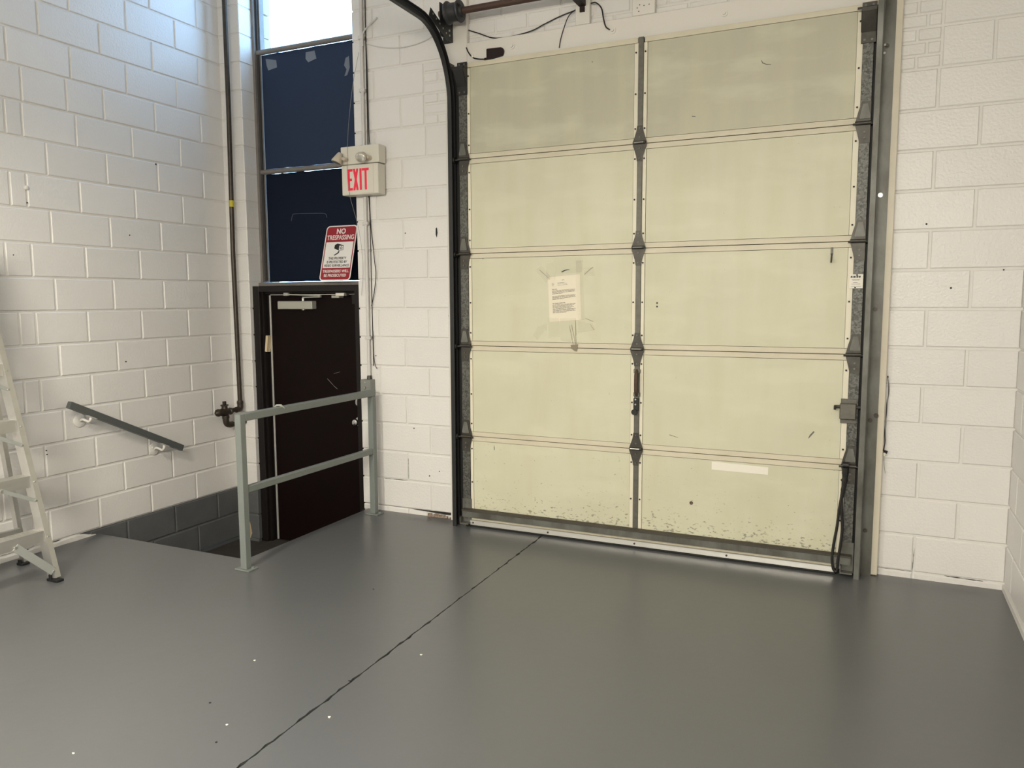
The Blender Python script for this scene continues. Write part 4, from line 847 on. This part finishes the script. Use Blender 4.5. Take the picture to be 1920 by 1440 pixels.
# ------------------------------------------------------------------ wall handrail
hr = thing('handrail', 'dark grey sloping handrail on white brackets fixed to the left wall', 'handrail', (XL, -1.05, 0.5))
hxr = -4.475; a = Vector((hxr, -1.452, 0.885)); b = Vector((hxr, -0.612, 0.468))
bm = BM(); beam(bm, a, b, 0.036, 0.042); obj('rail', bm, 'rail_dark', hr)
d_ = (b - a).normalized()
for (wy, wz) in ((-1.325, 0.762), (-0.777, 0.482)):
    bm = BM(); tube(bm, [(XL + 0.0005, wy, wz), (XL + 0.006, wy, wz), (XL + 0.010, wy, wz)], [0.043, 0.042, 0.034], 20); br = obj('bracket', bm, 'bracket', hr, True)
    ty = wy + 0.016; t_ = (ty - a.y) / (b.y - a.y); tz = a.z + (b.z - a.z) * t_ - 0.030
    bm = BM(); tube(bm, smooth_pts([(XL + 0.008, wy, wz), (XL + 0.030, wy + 0.002, wz + 0.010), (XL + 0.055, wy + 0.006, wz + 0.002), (hxr - 0.012, wy + 0.010, wz - 0.002), (hxr, ty - 0.004, wz + 0.010), (hxr, ty, tz)], 4), 0.0085, 9); obj('bracket_arm', bm, 'bracket', br, True)
    bm = BM(); obox(bm, (hxr, ty + 0.006, tz + 0.004), d_, (1, 0, 0), d_.cross(Vector((1, 0, 0))), 0.032, 0.014, 0.0035); obj('bracket_saddle', bm, 'bracket', br)
    bm = BM(); tube(bm, [(XL + 0.010, wy - 0.016, wz + 0.012), (XL + 0.015, wy - 0.016, wz + 0.012)], 0.007, 8); obj('bracket_screw', bm, 'bracket', br, True)

# ------------------------------------------------------------------ stepladder at the left edge
ld = thing('stepladder', 'aluminium stepladder open against the left wall at the picture edge', 'ladder', (-4.2, -2.25, 0.0))
LZ = 1.80; YC = -2.245
def fr(z, s): return Vector((-3.962 - 0.178 * z, YC + s * (0.295 - 0.060 * z), z))
def rr(z, s): return Vector((-4.420 + 0.03 * z, YC + s * (0.405 - 0.118 * z), z))
def channel(bm, P0, P1, w, f, th, face, inward):
    """C channel from P0 to P1: web of width w along 'face', flanges f long along 'inward'"""
    d = (P1 - P0).normalized(); fx = Vector(face); fx = (fx - d * fx.dot(d)).normalized(); iw = Vector(inward); iw = (iw - d * iw.dot(d) - fx * iw.dot(fx)).normalized()
    L_ = (P1 - P0).length; c = (P0 + P1) / 2
    obox(bm, c, d, fx, iw, L_ / 2, w / 2, th / 2)
    obox(bm, c + fx * (w / 2 - th / 2) + iw * (f / 2 + th / 2), d, fx, iw, L_ / 2, th / 2, f / 2); obox(bm, c - fx * (w / 2 - th / 2) + iw * (f / 2 + th / 2), d, fx, iw, L_ / 2, th / 2, f / 2)
for s in (1, -1):
    bm = BM(); off = Vector((-0.034, 0, 0))
    channel(bm, fr(0.02, s) + off, fr(LZ, s) + off, 0.068, 0.026, 0.003, (1, 0, 0), (0, s, 0)); side = obj('front_rail', bm, 'ladder', ld)
    bm = BM(); p = fr(0.0, s) + off; box(bm, p.x - 0.044, p.x + 0.042, p.y - 0.008, p.y + s * 0.034 if s > 0 else p.y + 0.008, 0.0, 0.014, 0.002) if s > 0 else box(bm, p.x - 0.044, p.x + 0.042, p.y - 0.034, p.y + 0.008, 0.0, 0.014, 0.002)
    box(bm, p.x - 0.02, p.x + 0.0, p.y - 0.012 if s > 0 else p.y + 0.004, p.y - 0.004 if s > 0 else p.y + 0.012, 0.012, 0.040, 0.001); obj('rubber_foot', bm, 'black', ld)
    bm = BM(); channel(bm, rr(0.02, s), rr(LZ - 0.05, s), 0.038, 0.022, 0.003, (1, 0, 0), (0, s, 0)); obj('rear_rail', bm, 'ladder', ld)
    bm = BM(); p = rr(0.0, s); box(bm, p.x - 0.026, p.x + 0.026, p.y - 0.02, p.y + 0.026, 0.0, 0.014, 0.002); box(bm, p.x - 0.012, p.x + 0.012, p.y - 0.02, p.y - 0.012, 0.012, 0.034); obj('rubber_foot', bm, 'black', ld)
    for k in range(1, 6):                        # rivets at the step ends
        z = 0.283 + 0.30 * (k - 1); p = fr(z - 0.03, s) + Vector((-0.001, s * 0.012, 0))
        bm = BM(); tube(bm, [p, p + Vector((0.005, 0, 0))], 0.0055, 8); obj('rivet', bm, 'brace', side)
for k in range(1, 6):
    z = 0.288 + 0.30 * (k - 1); p1, p2 = fr(z, 1), fr(z, -1); xf = p1.x - 0.003
    bm = BM(); box(bm, xf - 0.078, xf, p2.y + 0.002, p1.y - 0.002, z - 0.003, z); box(bm, xf - 0.003, xf, p2.y + 0.002, p1.y - 0.002, z - 0.062, z - 0.003); box(bm, xf - 0.078, xf - 0.075, p2.y + 0.002, p1.y - 0.002, z - 0.045, z - 0.003)
    for q in range(5): box(bm, xf - 0.068 + q * 0.014, xf - 0.062 + q * 0.014, p2.y + 0.002, p1.y - 0.002, z, z + 0.0016)
    stp = obj('step', bm, 'ladder', ld)
    for s in (1, -1):                            # diagonal braces under each step
        yb = (p1.y if s > 0 else p2.y) - s * 0.16
        low = fr(z - (0.225 if k == 1 else 0.135), s)
        A_ = Vector((xf + 0.001, yb, z - 0.048)); B_ = Vector((low.x - 0.004, low.y - s * 0.004, low.z))
        bm = BM(); beam(bm, A_, B_, 0.005, 0.042 if k == 1 else 0.020, (0, s, 1)); beam(bm, A_ + Vector((-0.012, 0, 0)), B_ + Vector((-0.012, 0, 0)), 0.02, 0.004, (0, s, 1)); obj('brace', bm, 'brace', stp)
        bm = BM(); tube(bm, [A_ + Vector((0.0, 0, 0)), A_ + Vector((0.007, 0, 0))], 0.0075, 8); obj('rivet', bm, 'bolt', stp, True); bm = BM(); tube(bm, [B_, B_ + Vector((0.007, 0, 0))], 0.0065, 8); obj('rivet', bm, 'bolt', stp, True)
for z in (0.23, 1.12):                           # flat bars across the rear frame
    bm = BM(); p1, p2 = rr(z, 1), rr(z, -1); box(bm, p1.x + 0.018, p1.x + 0.045, p2.y, p1.y, z - 0.002, z + 0.001); box(bm, p1.x + 0.042, p1.x + 0.045, p2.y, p1.y, z - 0.026, z - 0.002); obj('rear_bar', bm, 'ladder', ld)
bm = BM(); p1, p2 = fr(LZ, 1), fr(LZ, -1); box(bm, p1.x - 0.13, p1.x + 0.02, p2.y - 0.03, p1.y + 0.03, LZ, LZ + 0.03, 0.005); obj('top_cap', bm, 'ladder', ld)
for s in (1, -1):
    bm = BM(); beam(bm, fr(1.05, s) + Vector((-0.05, s * 0.004, 0)), rr(1.05, s) + Vector((0.02, 0, 0)), 0.004, 0.022); obj('spreader', bm, 'brace', ld)

# ------------------------------------------------------------------ pull rope and hanging wire by the right jamb
rp = thing('pull_rope', 'black pull strap tied to the lowest right hinge and hanging in a loop', 'rope', (-0.12, -0.13, 0.0))
ry = HY - 0.026
bm = BM(); tube(bm, smooth_pts([(-0.104, ry, 0.606), (-0.106, ry, 0.55), (-0.110, ry - 0.004, 0.50), (-0.117, ry - 0.006, 0.44)], 4), [0.016, 0.016, 0.017, 0.014, 0.013, 0.016, 0.013, 0.012, 0.011, 0.012, 0.010, 0.010, 0.009], 8); obj('bundle', bm, 'wire', rp, True)
bm = BM(); tube(bm, [(-0.118, ry, 0.622), (-0.088, ry, 0.622)], 0.017, 10); obj('knot', bm, 'wire', rp, True)
bm = BM(); tube(bm, smooth_pts([(-0.118, ry - 0.006, 0.445), (-0.126, ry - 0.006, 0.38), (-0.134, ry - 0.006, 0.28), (-0.147, ry - 0.010, 0.18), (-0.152, ry - 0.012, 0.10), (-0.144, ry - 0.014, 0.045), (-0.130, ry - 0.014, 0.030), (-0.124, ry - 0.014, 0.05), (-0.122, ry - 0.014, 0.10), (-0.113, ry - 0.012, 0.18), (-0.108, ry - 0.008, 0.27), (-0.114, ry - 0.006, 0.36), (-0.117, ry - 0.004, 0.445)], 5), 0.0075, 8); obj('loop', bm, 'wire', rp, True)
hwv = thing('hanging_wire', 'thin tangled wire hanging on the jamb right of the loading door', 'wire', (0.082, -0.02, 0.62))
bm = BM(); tube(bm, smooth_pts([(0.082, -0.006, 1.10), (0.090, -0.006, 1.02), (0.085, -0.006, 0.95), (0.084, -0.006, 0.86), (0.081, -0.006, 0.79), (0.084, -0.008, 0.74), (0.080, -0.010, 0.70)], 5), 0.0032, 6); obj('wire_strand', bm, 'wire', hwv, True)
bm = BM(); tube(bm, smooth_pts([(0.084, -0.010, 1.09), (0.087, -0.012, 0.99), (0.088, -0.010, 0.90), (0.083, -0.010, 0.83), (0.088, -0.010, 0.76), (0.084, -0.012, 0.70)], 5), 0.0015, 5); obj('wire_strand', bm, 'wire_white', hwv, True)
bm = BM(); tube(bm, [(0.066, -0.012, 0.700), (0.098, -0.020, 0.690)], 0.005, 6); tube(bm, [(0.078, -0.014, 0.688), (0.096, -0.016, 0.684)], 0.006, 6); obj('wire_nut', bm, 'black', hwv)
bm = BM(); tube(bm, [(0.082, -0.014, 0.684), (0.084, -0.014, 0.668)], 0.008, 8); obj('ceramic_nut', bm, 'label', hwv, True)
bm = BM(); tube(bm, smooth_pts([(0.082, -0.012, 0.67), (0.084, -0.016, 0.62), (0.092, -0.018, 0.57)], 4), 0.0012, 5); obj('wire_tail', bm, 'box_grey', hwv, True)
